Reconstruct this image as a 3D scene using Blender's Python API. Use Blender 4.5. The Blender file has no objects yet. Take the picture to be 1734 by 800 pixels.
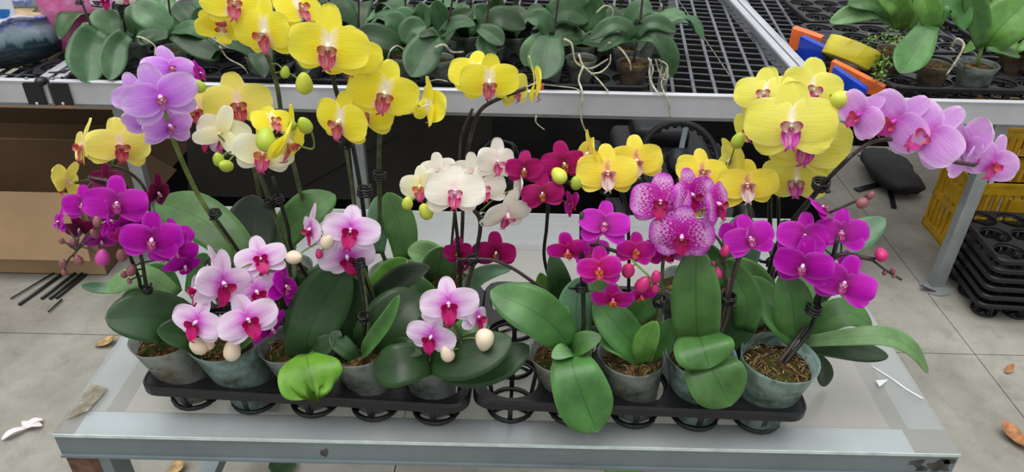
import bpy, math, random
from mathutils import Vector, Matrix, noise
random.seed(7)
SC = bpy.context.scene
COL = SC.collection
PI = math.pi
W, H, FOC = 1734, 800, 1250.0

# ------------------------------------------------------------------ camera
PITCH = math.radians(32.3); ROLL = math.radians(1.28)
CAM = Vector((0, 0, 1.57))
_f = Vector((0, math.cos(PITCH), -math.sin(PITCH)))
_u = Vector((0, math.sin(PITCH), math.cos(PITCH)))
_r = Vector((1, 0, 0))
CR = _r*math.cos(ROLL) + _u*math.sin(ROLL)
CU = _u*math.cos(ROLL) - _r*math.sin(ROLL)
cd = bpy.data.cameras.new('camera'); cam = bpy.data.objects.new('camera', cd); COL.objects.link(cam)
cd.sensor_width = 36.0; cd.lens = FOC/W*36.0; cd.clip_start = .02
mt = Matrix((CR, CU, -_f)).transposed().to_4x4(); mt.translation = CAM
cam.matrix_world = mt
SC.camera = cam

# ------------------------------------------------------------------ world, light, exposure
wd = bpy.data.worlds.new('overcast'); SC.world = wd; wd.use_nodes = True
nt = wd.node_tree; nt.nodes.clear()
wo = nt.nodes.new('ShaderNodeOutputWorld'); bg = nt.nodes.new('ShaderNodeBackground')
tc = nt.nodes.new('ShaderNodeTexCoord'); sx = nt.nodes.new('ShaderNodeSeparateXYZ')
rp = nt.nodes.new('ShaderNodeValToRGB')
nt.links.new(tc.outputs['Generated'], sx.inputs[0]); nt.links.new(sx.outputs['Z'], rp.inputs[0])
rp.color_ramp.elements[0].position = 0.0; rp.color_ramp.elements[0].color = (.15, .155, .16, 1)
rp.color_ramp.elements[1].position = .85; rp.color_ramp.elements[1].color = (.97, .99, 1.0, 1)
nt.links.new(rp.outputs[0], bg.inputs[0]); bg.inputs[1].default_value = 1.2
nt.links.new(bg.outputs[0], wo.inputs[0])
sd = bpy.data.lights.new('sun', 'SUN'); sd.energy = 1.7; sd.angle = math.radians(50); sd.color = (1, .98, .95)
sun = bpy.data.objects.new('sun', sd); COL.objects.link(sun)
sun.rotation_euler = (math.radians(7), math.radians(-9), 0)
SC.view_settings.view_transform = 'Standard'; SC.view_settings.look = 'None'
SC.view_settings.exposure = 0.12; SC.view_settings.gamma = 1.0; SC.view_settings.use_curve_mapping = False

# ------------------------------------------------------------------ pixel helpers
def ray(px, py):
    return _f + CR*((px-867.0)/FOC) + CU*((400.0-py)/FOC)
def at(px, py, Y):
    d = ray(px, py); return CAM + d*((Y-CAM.y)/d.y)
def onz(px, py, z):
    d = ray(px, py); return CAM + d*((z-CAM.z)/d.z)
def pxm(p):                      # metres per pixel at p
    return (p-CAM).dot(_f)/FOC

# ------------------------------------------------------------------ materials
def lin(c):
    return tuple((x/255/12.92 if x/255 <= .04045 else ((x/255+.055)/1.055)**2.4) for x in c) + (1,)
class NT:
    def __init__(s, name):
        s.m = bpy.data.materials.new(name); s.m.use_nodes = True
        s.t = s.m.node_tree; s.t.nodes.clear()
        s.out = s.t.nodes.new('ShaderNodeOutputMaterial')
    def n(s, t, **kw):
        nd = s.t.nodes.new('ShaderNode'+t)
        for k, v in kw.items(): setattr(nd, k, v)
        return nd
    def l(s, a, b): s.t.links.new(a, b)
    def val(s, x, inp):
        if hasattr(x, 'is_output'): s.l(x, inp)
        else: inp.default_value = x
    def math(s, op, a, b=0.0, clamp=False):
        nd = s.n('Math', operation=op, use_clamp=clamp); s.val(a, nd.inputs[0]); s.val(b, nd.inputs[1]); return nd.outputs[0]
    def ramp(s, fac, stops, interp='LINEAR'):
        nd = s.n('ValToRGB'); cr = nd.color_ramp; cr.interpolation = interp
        while len(cr.elements) < len(stops): cr.elements.new(.5)
        for e, (p, c) in zip(cr.elements, stops):
            e.position = p; e.color = c if len(c) == 4 else lin(c)
        s.l(fac, nd.inputs[0]); return nd.outputs[0]
    def mix(s, fac, a, b, blend='MIX'):
        nd = s.n('Mix', data_type='RGBA', blend_type=blend)
        s.val(fac, nd.inputs[0])
        for v, i in ((a, 6), (b, 7)):
            if isinstance(v, tuple): v = v if len(v) == 4 else lin(v)
            s.val(v, nd.inputs[i])
        return nd.outputs[2]
    def noise(s, vec, scale, detail=3.0, rough=.55):
        nd = s.n('TexNoise'); nd.inputs['Scale'].default_value = scale; nd.inputs['Detail'].default_value = detail
        nd.inputs['Roughness'].default_value = rough
        if vec is not None: s.l(vec, nd.inputs['Vector'])
        return nd.outputs['Fac']
    def coord(s, which='Object'): return s.n('TexCoord').outputs[which]
    def scaled(s, vec, sc):
        nd = s.n('Mapping'); nd.inputs['Scale'].default_value = sc; s.l(vec, nd.inputs['Vector']); return nd.outputs[0]
    def bump(s, h, strength=.3, dist=.002):
        nd = s.n('Bump'); nd.inputs['Strength'].default_value = strength; nd.inputs['Distance'].default_value = dist
        s.l(h, nd.inputs['Height']); return nd.outputs[0]
    def pbr(s, col, rough=.5, metal=0.0, spec=.5, normal=None, out=True):
        p = s.n('BsdfPrincipled')
        if isinstance(col, tuple): col = col if len(col) == 4 else lin(col)
        s.val(col, p.inputs['Base Color']); s.val(rough, p.inputs['Roughness']); s.val(metal, p.inputs['Metallic'])
        p.inputs['Specular IOR Level'].default_value = spec
        if normal is not None: s.l(normal, p.inputs['Normal'])
        if out: s.l(p.outputs[0], s.out.inputs[0])
        return p.outputs[0]
    def mixsh(s, fac, a, b, out=True):
        nd = s.n('MixShader'); s.val(fac, nd.inputs[0]); s.l(a, nd.inputs[1]); s.l(b, nd.inputs[2])
        if out: s.l(nd.outputs[0], s.out.inputs[0])
        return nd.outputs[0]
MATS = {}
def simple(name, col, rough=.5, metal=0.0, var=.12, scale=30.0, spec=.5, bump=.0):
    if name in MATS: return MATS[name]
    t = NT(name); c = t.coord()
    f = t.noise(c, scale)
    lo = tuple(max(0, x*(1-var)) for x in col); hi = tuple(min(255, x*(1+var)) for x in col)
    cc = t.ramp(f, [(.3, lo), (.7, hi)])
    nm = t.bump(f, bump) if bump else None
    t.pbr(cc, rough, metal, spec, nm); MATS[name] = t.m; return t.m

def petal_mat(name, stops, rim=None, rim_amt=.6, vein=None, vein_amt=.4, spots=None, trans=.35, streak=None):
    t = NT(name)
    uv = t.n('UVMap').outputs[0]; sp = t.n('SeparateXYZ'); t.l(uv, sp.inputs[0]); u, v = sp.outputs[0], sp.outputs[1]
    au = t.math('ABSOLUTE', t.math('SUBTRACT', t.math('MULTIPLY', u, 2.0), 1.0))
    nz = t.noise(t.scaled(uv, (9, 2.5, 1)), 1.0, 2.0)
    vv = t.math('ADD', v, t.math('MULTIPLY', t.math('SUBTRACT', nz, .5), .22))
    col = t.ramp(vv, stops)
    if vein:
        vn = t.noise(t.scaled(uv, (26, 1.6, 1)), 1.0, 2.0)
        k = t.math('MULTIPLY', t.ramp(vn, [(.5, (0, 0, 0)), (.64, (255, 255, 255))]), vein_amt)
        col = t.mix(k, col, vein)
    if streak:      # colour along the middle line, fading outwards
        k = t.math('MULTIPLY', t.math('SUBTRACT', 1.0, t.math('MULTIPLY', au, 2.2), True), t.math('SUBTRACT', 1.0, t.math('MULTIPLY', v, 1.15), True))
        col = t.mix(k, col, streak)
    if spots:
        sn = t.noise(t.scaled(uv, (26, 12, 1)), 1.0, 3.0, .6)
        k = t.ramp(t.math('ADD', sn, t.math('MULTIPLY', t.math('SUBTRACT', .55, v), .28)), [(.465, (0, 0, 0)), (.53, (255, 255, 255))])
        col = t.mix(k, col, spots)
    if rim:
        k = t.math('MULTIPLY', t.math('MAXIMUM', t.math('POWER', au, 7.0), t.math('POWER', v, 14.0)), rim_amt, True)
        col = t.mix(k, col, rim)
    oi = t.n('ObjectInfo').outputs['Random']
    hsv = t.n('HueSaturation'); t.l(col, hsv.inputs['Color'])
    t.l(t.math('ADD', .97, t.math('MULTIPLY', oi, .09)), hsv.inputs['Value']); col = hsv.outputs[0]
    bp = t.bump(t.noise(t.scaled(uv, (22, 2, 1)), 1.0, 2.0), .25, .003)
    p = t.pbr(col, .5, 0, .25, bp, out=False)
    tr = t.n('BsdfTranslucent'); t.l(col, tr.inputs[0])
    t.mixsh(trans, p, tr.outputs[0]); return t.m

def lip_mat(name, base, tip, stripe):
    t = NT(name)
    uv = t.n('UVMap').outputs[0]; sp = t.n('SeparateXYZ'); t.l(uv, sp.inputs[0])
    col = t.ramp(sp.outputs[1], [(.05, stripe), (.28, base), (.8, tip)])
    vn = t.noise(t.scaled(uv, (18, 2.0, 1)), 1.0, 2.0)
    col = t.mix(t.math('MULTIPLY', t.ramp(vn, [(.52, (0, 0, 0)), (.62, (255, 255, 255))]), .55), col, stripe)
    p = t.pbr(col, .4, 0, .35, out=False); tr = t.n('BsdfTranslucent'); t.l(col, tr.inputs[0])
    t.mixsh(.2, p, tr.outputs[0]); return t.m

def leaf_mat(name, col, dark=.7, rough=.36, trans=.12):
    t = NT(name)
    uv = t.n('UVMap').outputs[0]; sp = t.n('SeparateXYZ'); t.l(uv, sp.inputs[0]); u, v = sp.outputs[0], sp.outputs[1]
    au = t.math('ABSOLUTE', t.math('SUBTRACT', t.math('MULTIPLY', u, 2.0), 1.0))
    c = t.coord(); f = t.noise(c, 22.0, 3.0)
    lo = tuple(x*.84 for x in col); hi = tuple(min(255, x*1.14+4) for x in col)
    cc = t.ramp(f, [(.3, lo), (.72, hi)])
    ln = t.noise(t.scaled(uv, (30, .8, 1)), 1.0, 2.0)
    cc = t.mix(t.math('MULTIPLY', ln, .22), cc, tuple(x*.72 for x in col))
    mid = t.ramp(au, [(.015, (255, 255, 255)), (.06, (0, 0, 0))])
    cc = t.mix(t.math('MULTIPLY', mid, .55), cc, tuple(x*dark for x in col))
    edge = t.math('POWER', au, 16.0)
    cc = t.mix(t.math('MULTIPLY', edge, .45), cc, tuple(min(255, x*1.25+22) for x in col))
    oi = t.n('ObjectInfo').outputs['Random']
    hsv = t.n('HueSaturation'); t.l(cc, hsv.inputs['Color'])
    t.l(t.math('ADD', .88, t.math('MULTIPLY', oi, .24)), hsv.inputs['Value'])
    t.l(t.math('ADD', .492, t.math('MULTIPLY', oi, .016)), hsv.inputs['Hue']); cc = hsv.outputs[0]
    p = t.pbr(cc, rough, 0, .45, t.bump(ln, .12, .002), out=False)
    tr = t.n('BsdfTranslucent'); t.l(cc, tr.inputs[0]); t.mixsh(trans, p, tr.outputs[0]); return t.m

LEAF = {
 'dark': leaf_mat('leaf_dark', (40, 70, 34)), 'deep': leaf_mat('leaf_deep', (34, 52, 34)),
 'mid': leaf_mat('leaf_mid', (76, 122, 60)), 'light': leaf_mat('leaf_light', (108, 150, 92)),
 'blue': leaf_mat('leaf_blue', (92, 132, 96)), 'bright': leaf_mat('leaf_bright', (112, 172, 52), trans=.25),
 'bench': leaf_mat('leaf_bench', (62, 98, 60)), 'benchl': leaf_mat('leaf_bench_light', (86, 124, 82)),
 'grass': leaf_mat('leaf_fresh', (98, 146, 62), trans=.2),
}
# variety -> (petal material, lip material, column colour)
V = {}
def variety(key, pm, lm, colc, petW=1.0, sepW=.62, lip=1.0):
    V[key] = dict(p=pm, l=lm, c=simple('column_'+key, colc, .4, var=.05), petW=petW, sepW=sepW, lip=lip)
variety('yel', petal_mat('petal_yellow', [(.05, (254, 250, 240)), (.16, (253, 246, 184)), (.26, (252, 240, 62)), (1, (253, 242, 76))], rim=(252, 244, 140), rim_amt=.4),
        lip_mat('lip_red_striped', (188, 60, 52), (214, 84, 134), (235, 190, 160)), (250, 240, 220), 1.06, .66)
variety('yelc', petal_mat('petal_soft_yellow', [(.05, (246, 226, 200)), (.2, (248, 234, 120)), (1, (249, 236, 104))], rim=(248, 236, 168), rim_amt=.5),
        lip_mat('lip_crimson', (172, 30, 70), (190, 40, 84), (226, 170, 120)), (240, 170, 190), 1.06, .66)
variety('yelp', petal_mat('petal_lemon', [(.04, (252, 248, 230)), (.13, (242, 236, 120)), (1, (242, 236, 92))], rim=(246, 242, 160), rim_amt=.5, vein=(230, 222, 70), vein_amt=.3),
        lip_mat('lip_magenta_bars', (176, 40, 130), (214, 50, 190), (240, 220, 190)), (252, 248, 240), 1.12, .8)
variety('yspot', petal_mat('petal_golden', [(.04, (232, 150, 120)), (.13, (246, 224, 120)), (.26, (250, 228, 72)), (1, (251, 234, 86))], rim=(252, 240, 140), rim_amt=.4),
        lip_mat('lip_white_rose', (240, 196, 196), (250, 232, 226), (190, 90, 70)), (250, 236, 226), 1.05, .64, 1.05)
variety('lav', petal_mat('petal_lavender', [(.05, (198, 90, 216)), (.3, (212, 136, 238)), (.75, (220, 166, 246)), (1, (234, 206, 250))], rim=(242, 222, 252), rim_amt=.7, vein=(192, 96, 222), vein_amt=.4),
        lip_mat('lip_violet', (176, 60, 170), (196, 90, 206), (240, 190, 120)), (240, 200, 240), .9, .62, .6)
variety('lavM', petal_mat('petal_orchid_pink', [(.05, (210, 104, 206)), (.3, (228, 160, 238)), (1, (236, 184, 246))], rim=(246, 220, 250), rim_amt=.85, vein=(200, 110, 214), vein_amt=.42),
        lip_mat('lip_pink_gold', (206, 40, 150), (214, 60, 170), (232, 130, 96)), (206, 60, 190), 1.12, .6)
variety('pw', petal_mat('petal_white_pink', [(.04, (208, 66, 192)), (.18, (230, 150, 230)), (.42, (244, 214, 246)), (1, (250, 234, 250))], rim=(252, 242, 252), rim_amt=.7, streak=(206, 66, 198), vein=(222, 150, 226), vein_amt=.25),
        lip_mat('lip_ruby', (188, 8, 98), (208, 24, 122), (170, 14, 80)), (248, 220, 246), .9, .62, 1.15)
variety('cream', petal_mat('petal_cream', [(.04, (242, 220, 226)), (.2, (246, 240, 226)), (1, (248, 244, 236))], rim=(250, 248, 238), rim_amt=.4, vein=(238, 228, 206), vein_amt=.4),
        lip_mat('lip_cerise', (204, 20, 120), (206, 26, 110), (246, 214, 220)), (248, 226, 236), 1.06, .64)
variety('wy', petal_mat('petal_ivory', [(.04, (240, 226, 150)), (.2, (244, 240, 190)), (1, (244, 244, 222))], rim=(248, 248, 236), rim_amt=.4),
        lip_mat('lip_coral', (226, 100, 100), (200, 30, 140), (240, 190, 130)), (246, 240, 214), 1.0, .6, 1.15)
variety('crim', petal_mat('petal_crimson', [(.05, (120, 0, 50)), (.4, (172, 2, 98)), (1, (182, 6, 112))], rim=(204, 60, 140), rim_amt=.5, vein=(140, 0, 84), vein_amt=.4),
        lip_mat('lip_dark_crimson', (150, 0, 50), (170, 0, 60), (240, 200, 90)), (250, 226, 236), .98, .66, .7)
variety('spot', petal_mat('petal_spotted', [(.05, (196, 20, 120)), (.3, (234, 170, 232)), (.75, (236, 186, 240)), (.98, (206, 70, 204))], rim=(206, 60, 202), rim_amt=1.0, spots=(192, 16, 160)),
        lip_mat('lip_deep_rose', (150, 0, 70), (206, 10, 110), (196, 60, 110)), (240, 190, 220), 1.08, .74)
variety('mag', petal_mat('petal_magenta', [(.05, (134, 0, 110)), (.35, (184, 2, 166)), (1, (202, 6, 196))], rim=(226, 90, 222), rim_amt=.7, vein=(160, 0, 140), vein_amt=.3),
        lip_mat('lip_magenta', (186, 20, 120), (196, 20, 140), (246, 200, 220)), (250, 200, 236), 1.0, .66, .62)
variety('smag', petal_mat('petal_cerise', [(.05, (176, 0, 90)), (.4, (202, 4, 138)), (1, (206, 10, 176))], rim=(232, 110, 210), rim_amt=.6, vein=(176, 0, 130), vein_amt=.3),
        lip_mat('lip_cerise_red', (200, 0, 60), (206, 6, 90), (246, 206, 60)), (230, 90, 190), .9, .7, .8)
variety('burg', petal_mat('petal_burgundy', [(.05, (70, 0, 34)), (.5, (104, 2, 58)), (1, (116, 4, 74))], rim=(176, 60, 120), rim_amt=.5),
        lip_mat('lip_burgundy', (110, 0, 50), (150, 20, 90), (240, 200, 220)), (230, 170, 210), .95, .64, .6)

M_stem = simple('stem_green_brown', (74, 84, 52), .5, var=.3, scale=60)
M_stemg = simple('stem_green', (108, 132, 62), .5, var=.2, scale=60)
M_stemd = simple('stem_dark', (62, 50, 46), .5, var=.3, scale=60)
M_stake = simple('stake_black', (26, 28, 26), .4, var=.25, scale=80)
M_clip = simple('clip_black', (18, 18, 20), .35, var=.1)
M_blk = simple('black_plastic', (22, 22, 25), .38, var=.18, scale=40, spec=.5)
M_budg = simple('bud_green', (176, 196, 66), .4, var=.14, scale=90)
M_budy = simple('bud_lime', (206, 214, 80), .4, var=.12, scale=90)
M_budc = simple('bud_cream', (236, 218, 190), .4, var=.08, scale=90)
M_budm = simple('bud_rose', (190, 40, 110), .4, var=.2, scale=90)
M_budb = simple('bud_brownrose', (136, 84, 88), .45, var=.25, scale=90)
M_budp = simple('bud_purple', (196, 70, 160), .45, var=.2, scale=90)
BUD = dict(g=M_budg, y=M_budy, c=M_budc, m=M_budm, b=M_budb, p=M_budp)
M_root = simple('air_root', (168, 164, 140), .6, var=.25, scale=50)
M_chip = simple('bark_chip', (104, 86, 56), .85, var=.6, scale=60)

def soil_mat():
    t = NT('moss_medium'); c = t.coord()
    f = t.noise(c, 90.0, 5.0, .7); g = t.noise(c, 30.0, 3.0)
    col = t.ramp(f, [(.35, (26, 20, 14)), (.52, (74, 56, 34)), (.66, (134, 104, 62))])
    col = t.mix(t.ramp(g, [(.5, (0, 0, 0)), (.7, (255, 255, 255))]), col, (52, 62, 26))
    t.pbr(col, .95, 0, .1, t.bump(f, .9, .006)); return t.m
M_soil = soil_mat()
def pot_mat(name, tint, alpha, dirt):
    t = NT(name); c = t.coord()
    f = t.noise(c, 26.0, 4.0, .65)
    col = t.mix(t.ramp(f, [(.42, (0, 0, 0)), (.68, (255, 255, 255))]), tint, dirt)
    fine = t.noise(t.scaled(c, (30, 30, 160)), 1.0, 3.0)
    p = t.pbr(col, .28, 0, .6, t.bump(fine, .25, .002), out=False)
    tr = t.n('BsdfTransparent'); tr.inputs[0].default_value = (.86, .92, .9, 1)
    tl = t.n('BsdfTranslucent'); t.l(col, tl.inputs[0])
    sh = t.mixsh(.3, p, tl.outputs[0], out=False)
    fac = t.math('MULTIPLY', t.math('ADD', .55, t.math('MULTIPLY', f, .9)), alpha, True)
    t.mixsh(fac, tr.outputs[0], sh); return t.m
M_pot = {'g': pot_mat('pot_cloudy_green', (176, 206, 200), .6, (84, 98, 78)), 'w': pot_mat('pot_cloudy_white', (186, 192, 184), .6, (124, 112, 90)),
         'd': pot_mat('pot_smoky', (166, 176, 172), .6, (84, 88, 72)), 'b': pot_mat('pot_brown', (124, 106, 88), .75, (72, 56, 42))}

def alu_mat(name, col, rough=.38, groove=True):
    t = NT(name); c = t.coord()
    f = t.noise(t.scaled(c, (1.2, 60, 90)), 1.0, 3.0); g = t.noise(c, 6.0, 4.0)
    cc = t.ramp(g, [(.3, tuple(x*.88 for x in col)), (.7, col)])
    cc = t.mix(t.math('MULTIPLY', f, .25), cc, tuple(x*.75 for x in col))
    t.pbr(cc, rough, .4, .5, t.bump(f, .15, .001)); return t.m
M_alu = alu_mat('aluminium', (222, 223, 230)); M_galv = alu_mat('galvanised_steel', (140, 152, 156), .45)
M_galvl = alu_mat('galvanised_light', (214, 228, 236), .5)
M_mesh = simple('mesh_grey', (104, 107, 114), .55, .2, var=.12)
M_leg = simple('leg_grey', (150, 156, 156), .5, .2, var=.1, scale=10)
M_rust = simple('rust_brown', (98, 70, 58), .8, var=.3, scale=40)

def floor_mat():
    t = NT('concrete'); c = t.coord()
    f = t.noise(c, 2.2, 6.0, .65); g = t.noise(c, 14.0, 5.0, .7); h = t.noise(c, 90.0, 3.0)
    col = t.ramp(f, [(.3, (108, 105, 97)), (.5, (140, 137, 128)), (.72, (168, 165, 156))])
    col = t.mix(t.math('MULTIPLY', t.ramp(g, [(.52, (0, 0, 0)), (.7, (255, 255, 255))]), .35), col, (92, 88, 80))
    col = t.mix(t.math('MULTIPLY', h, .25), col, (166, 163, 155))
    t.pbr(col, .85, 0, .25, t.bump(t.math('ADD', g, h), .35, .004)); return t.m
M_floor = floor_mat()
M_joint = simple('joint_dirt', (96, 92, 82), .95, var=.25)

def glass_mat():
    t = NT('dusty_glass'); c = t.coord()
    f = t.noise(c, 3.0, 3.0, .5); g = t.noise(c, 22.0, 5.0, .75)
    col = t.ramp(f, [(.3, (178, 169, 160)), (.7, (194, 188, 181))])
    col = t.mix(t.math('MULTIPLY', t.ramp(g, [(.58, (0, 0, 0)), (.72, (255, 255, 255))]), .3), col, (146, 138, 126))
    fr = t.n('LayerWeight'); fr.inputs[0].default_value = .16
    d = t.pbr(col, .3, 0, .6, out=False)
    gl = t.n('BsdfGlossy'); gl.inputs['Roughness'].default_value = .1; gl.inputs[0].default_value = (.9, .95, 1, 1)
    tr = t.n('BsdfTransparent'); tr.inputs[0].default_value = (.94, .97, .97, 1)
    base = t.mixsh(t.math('ADD', .24, t.math('MULTIPLY', f, .2), True), tr.outputs[0], d, out=False)
    t.mixsh(t.math('MULTIPLY', fr.outputs['Fresnel'], .9, True), base, gl.outputs[0]); return t.m
M_glass = glass_mat()
M_glassedge = simple('glass_edge', (206, 220, 216), .3, var=.08)

# ------------------------------------------------------------------ mesh helpers
ORG = {}
def org(o):
    while o is not None:
        if o.name in ORG: return ORG[o.name]
        o = o.parent
    return Vector((0, 0, 0))
def mesh(name, vs, fs, uvs=None, smooth=True):
    me = bpy.data.meshes.new(name); me.from_pydata([tuple(v) for v in vs], [], fs); 
    if uvs is not None:
        ul = me.uv_layers.new(name='UVMap')
        flat = []
        for f in fs:
            for i in f: flat += uvs[i]
        ul.data.foreach_set('uv', flat)
    if smooth: me.polygons.foreach_set('use_smooth', [True]*len(me.polygons))
    me.update(); return me
def link(name, me, parent=None, mats=None):
    o = bpy.data.objects.new(name, me); COL.objects.link(o)
    if parent is not None: o.parent = parent
    if mats is not None and me is not None and not me.materials:
        for m in (mats if isinstance(mats, (list, tuple)) else [mats]): me.materials.append(m)
    return o
def obj(name, geo, mat, parent=None, smooth=True):
    vs, fs = geo[0], geo[1]; uvs = geo[2] if len(geo) > 2 else None
    if parent is not None:
        O = org(parent); vs = [Vector(v)-O for v in vs]
    return link(name, mesh(name, vs, fs, uvs, smooth), parent, mat)
def tag(o, label=None, cat=None, group=None, kind=None):
    for k, v in (('label', label), ('category', cat), ('group', group), ('kind', kind)):
        if v: o[k] = v
    return o
def empty(name, loc, label, cat, group=None):
    o = bpy.data.objects.new(name, None); COL.objects.link(o); o.location = loc; o.empty_display_size = .05
    ORG[o.name] = Vector(loc); return tag(o, label, cat, group)
def thing_mesh(name, geo, mat, loc, label, cat, group=None, smooth=True, kind=None):
    L = Vector(loc); o = obj(name, ([Vector(v)-L for v in geo[0]],)+tuple(geo[1:]), mat, None, smooth)
    o.location = L; return tag(o, label, cat, group, kind)
def join(*gs):
    vs, fs, uv = [], [], []
    for g in gs:
        n = len(vs); vs += list(g[0]); fs += [tuple(i+n for i in f) for f in g[1]]
        uv += list(g[2]) if len(g) > 2 and g[2] is not None else [(0.5, 0.5)]*len(g[0])
    return vs, fs, uv
def xf(g, M): return ([M @ Vector(v) for v in g[0]],)+tuple(g[1:])
def box(x0, x1, y0, y1, z0, z1):
    v = [(x, y, z) for z in (z0, z1) for y in (y0, y1) for x in (x0, x1)]
    return [Vector(p) for p in v], [(0, 2, 3, 1), (4, 5, 7, 6), (0, 1, 5, 4), (2, 6, 7, 3), (0, 4, 6, 2), (1, 3, 7, 5)]
def beam(a, b, w, h, up=Vector((0, 0, 1))):
    a, b = Vector(a), Vector(b); t = (b-a).normalized()
    if abs(t.dot(up)) > .98: up = Vector((0, 1, 0))
    s = t.cross(up).normalized(); n = s.cross(t)
    vs = [p + s*(sx_*w/2) + n*(sy_*h/2) for p in (a, b) for sx_, sy_ in ((-1, -1), (1, -1), (1, 1), (-1, 1))]
    return vs, [(0, 1, 2, 3), (7, 6, 5, 4), (0, 4, 5, 1), (1, 5, 6, 2), (2, 6, 7, 3), (3, 7, 4, 0)]
def spline(pts, n=6):
    P = [Vector(p) for p in pts]
    if len(P) < 3: return [P[0].lerp(P[-1], i/n) for i in range(n+1)]
    Q = [P[0]*2-P[1]] + P + [P[-1]*2-P[-2]]; out = []
    for i in range(1, len(Q)-2):
        p0, p1, p2, p3 = Q[i-1:i+3]
        for k in range(n):
            t = k/n
            out.append(.5*((2*p1)+(p2-p0)*t+(2*p0-5*p1+4*p2-p3)*t*t+(3*p1-p0-3*p2+p3)*t**3))
    out.append(P[-1]); return out
def tube(pts, r, seg=6, r1=None, cap=True):
    vs, fs, uv = [], [], []; n = len(pts); up = Vector((.3, .9, .2))
    for i, p in enumerate(pts):
        t = (pts[min(i+1, n-1)]-pts[max(i-1, 0)])
        t = t.normalized() if t.length > 1e-9 else Vector((0, 0, 1))
        s = t.cross(up)
        s = s.normalized() if s.length > .05 else t.cross(Vector((1, 0, 0))).normalized()
        b = t.cross(s); rr = r if r1 is None else r+(r1-r)*i/(n-1)
        for k in range(seg):
            a = 2*PI*k/seg; vs.append(p + s*math.cos(a)*rr + b*math.sin(a)*rr); uv.append((k/seg, i/n))
    for i in range(n-1):
        for k in range(seg):
            fs.append((i*seg+k, i*seg+(k+1) % seg, (i+1)*seg+(k+1) % seg, (i+1)*seg+k))
    if cap:
        fs.append(tuple(range(seg-1, -1, -1))); fs.append(tuple((n-1)*seg+k for k in range(seg)))
    return vs, fs, uv
def lathe(prof, seg=28, wob=None):
    vs, fs = [], []
    for j, (r, z) in enumerate(prof):
        for k in range(seg):
            a = 2*PI*k/seg; rr = r*(1+(wob(a, j) if wob else 0)); vs.append(Vector((rr*math.cos(a), rr*math.sin(a), z)))
    for j in range(len(prof)-1):
        for k in range(seg): fs.append((j*seg+k, j*seg+(k+1) % seg, (j+1)*seg+(k+1) % seg, (j+1)*seg+k))
    return vs, fs
def ellipsoid(c, rx, ry, rz, seg=10, rings=7):
    vs, fs = [], []
    for j in range(rings+1):
        ph = PI*j/rings
        for k in range(seg):
            a = 2*PI*k/seg; vs.append(Vector((c[0]+rx*math.sin(ph)*math.cos(a), c[1]+ry*math.sin(ph)*math.sin(a), c[2]+rz*math.cos(ph))))
    for j in range(rings):
        for k in range(seg): fs.append((j*seg+k, (j+1)*seg+k, (j+1)*seg+(k+1) % seg, j*seg+(k+1) % seg))
    return vs, fs, [(.5, j/rings) for j in range(rings+1) for k in range(seg)]
def extrude(prof, a, b):         # profile [(d,z)] : d along +Y, extruded along X from a to b
    n = len(prof); vs = [Vector((x, d, z)) for x in (a, b) for d, z in prof]
    fs = [(i, (i+1) % n, n+(i+1) % n, n+i) for i in range(n)] + [tuple(range(n-1, -1, -1)), tuple(range(n, 2*n))]
    return vs, fs

# ------------------------------------------------------------------ orchid flower
def petal(L, Wd, k=1.0, cup=.1, bend=.1, wave=.0, p=.8, claw=.12, nu=7, nv=9, seed=0, flat=False):
    vs, uv, fs = [], [], []
    for j in range(nv+1):
        t = j/nv; v = (1-math.cos(PI*t))/2
        hw = .5*Wd*(max(0, math.sin(PI*(t**k)))**p)
        hw = max(hw, .5*Wd*claw*(1-t)**2)
        for i in range(nu+1):
            u = -1+2*i/nu
            z = cup*(u*hw/(.5*Wd))**2*.5 - bend*v*v + wave*math.sin(u*3.3+seed+v*4)*v*abs(u) + .03*math.exp(-(u*hw/.05)**2)*(1-v)
            vs.append(Vector((u*hw, L*v, z))); uv.append(((u+1)/2, v))
    m = nu+1
    for j in range(nv):
        for i in range(nu): fs.append((j*m+i, j*m+i+1, (j+1)*m+i+1, (j+1)*m+i))
    return vs, fs, uv
def RZ(a): return Matrix.Rotation(math.radians(a), 4, 'Z')
def RX(a): return Matrix.Rotation(math.radians(a), 4, 'X')
def TR(x, y, z): return Matrix.Translation((x, y, z))
FC = {}
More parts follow.
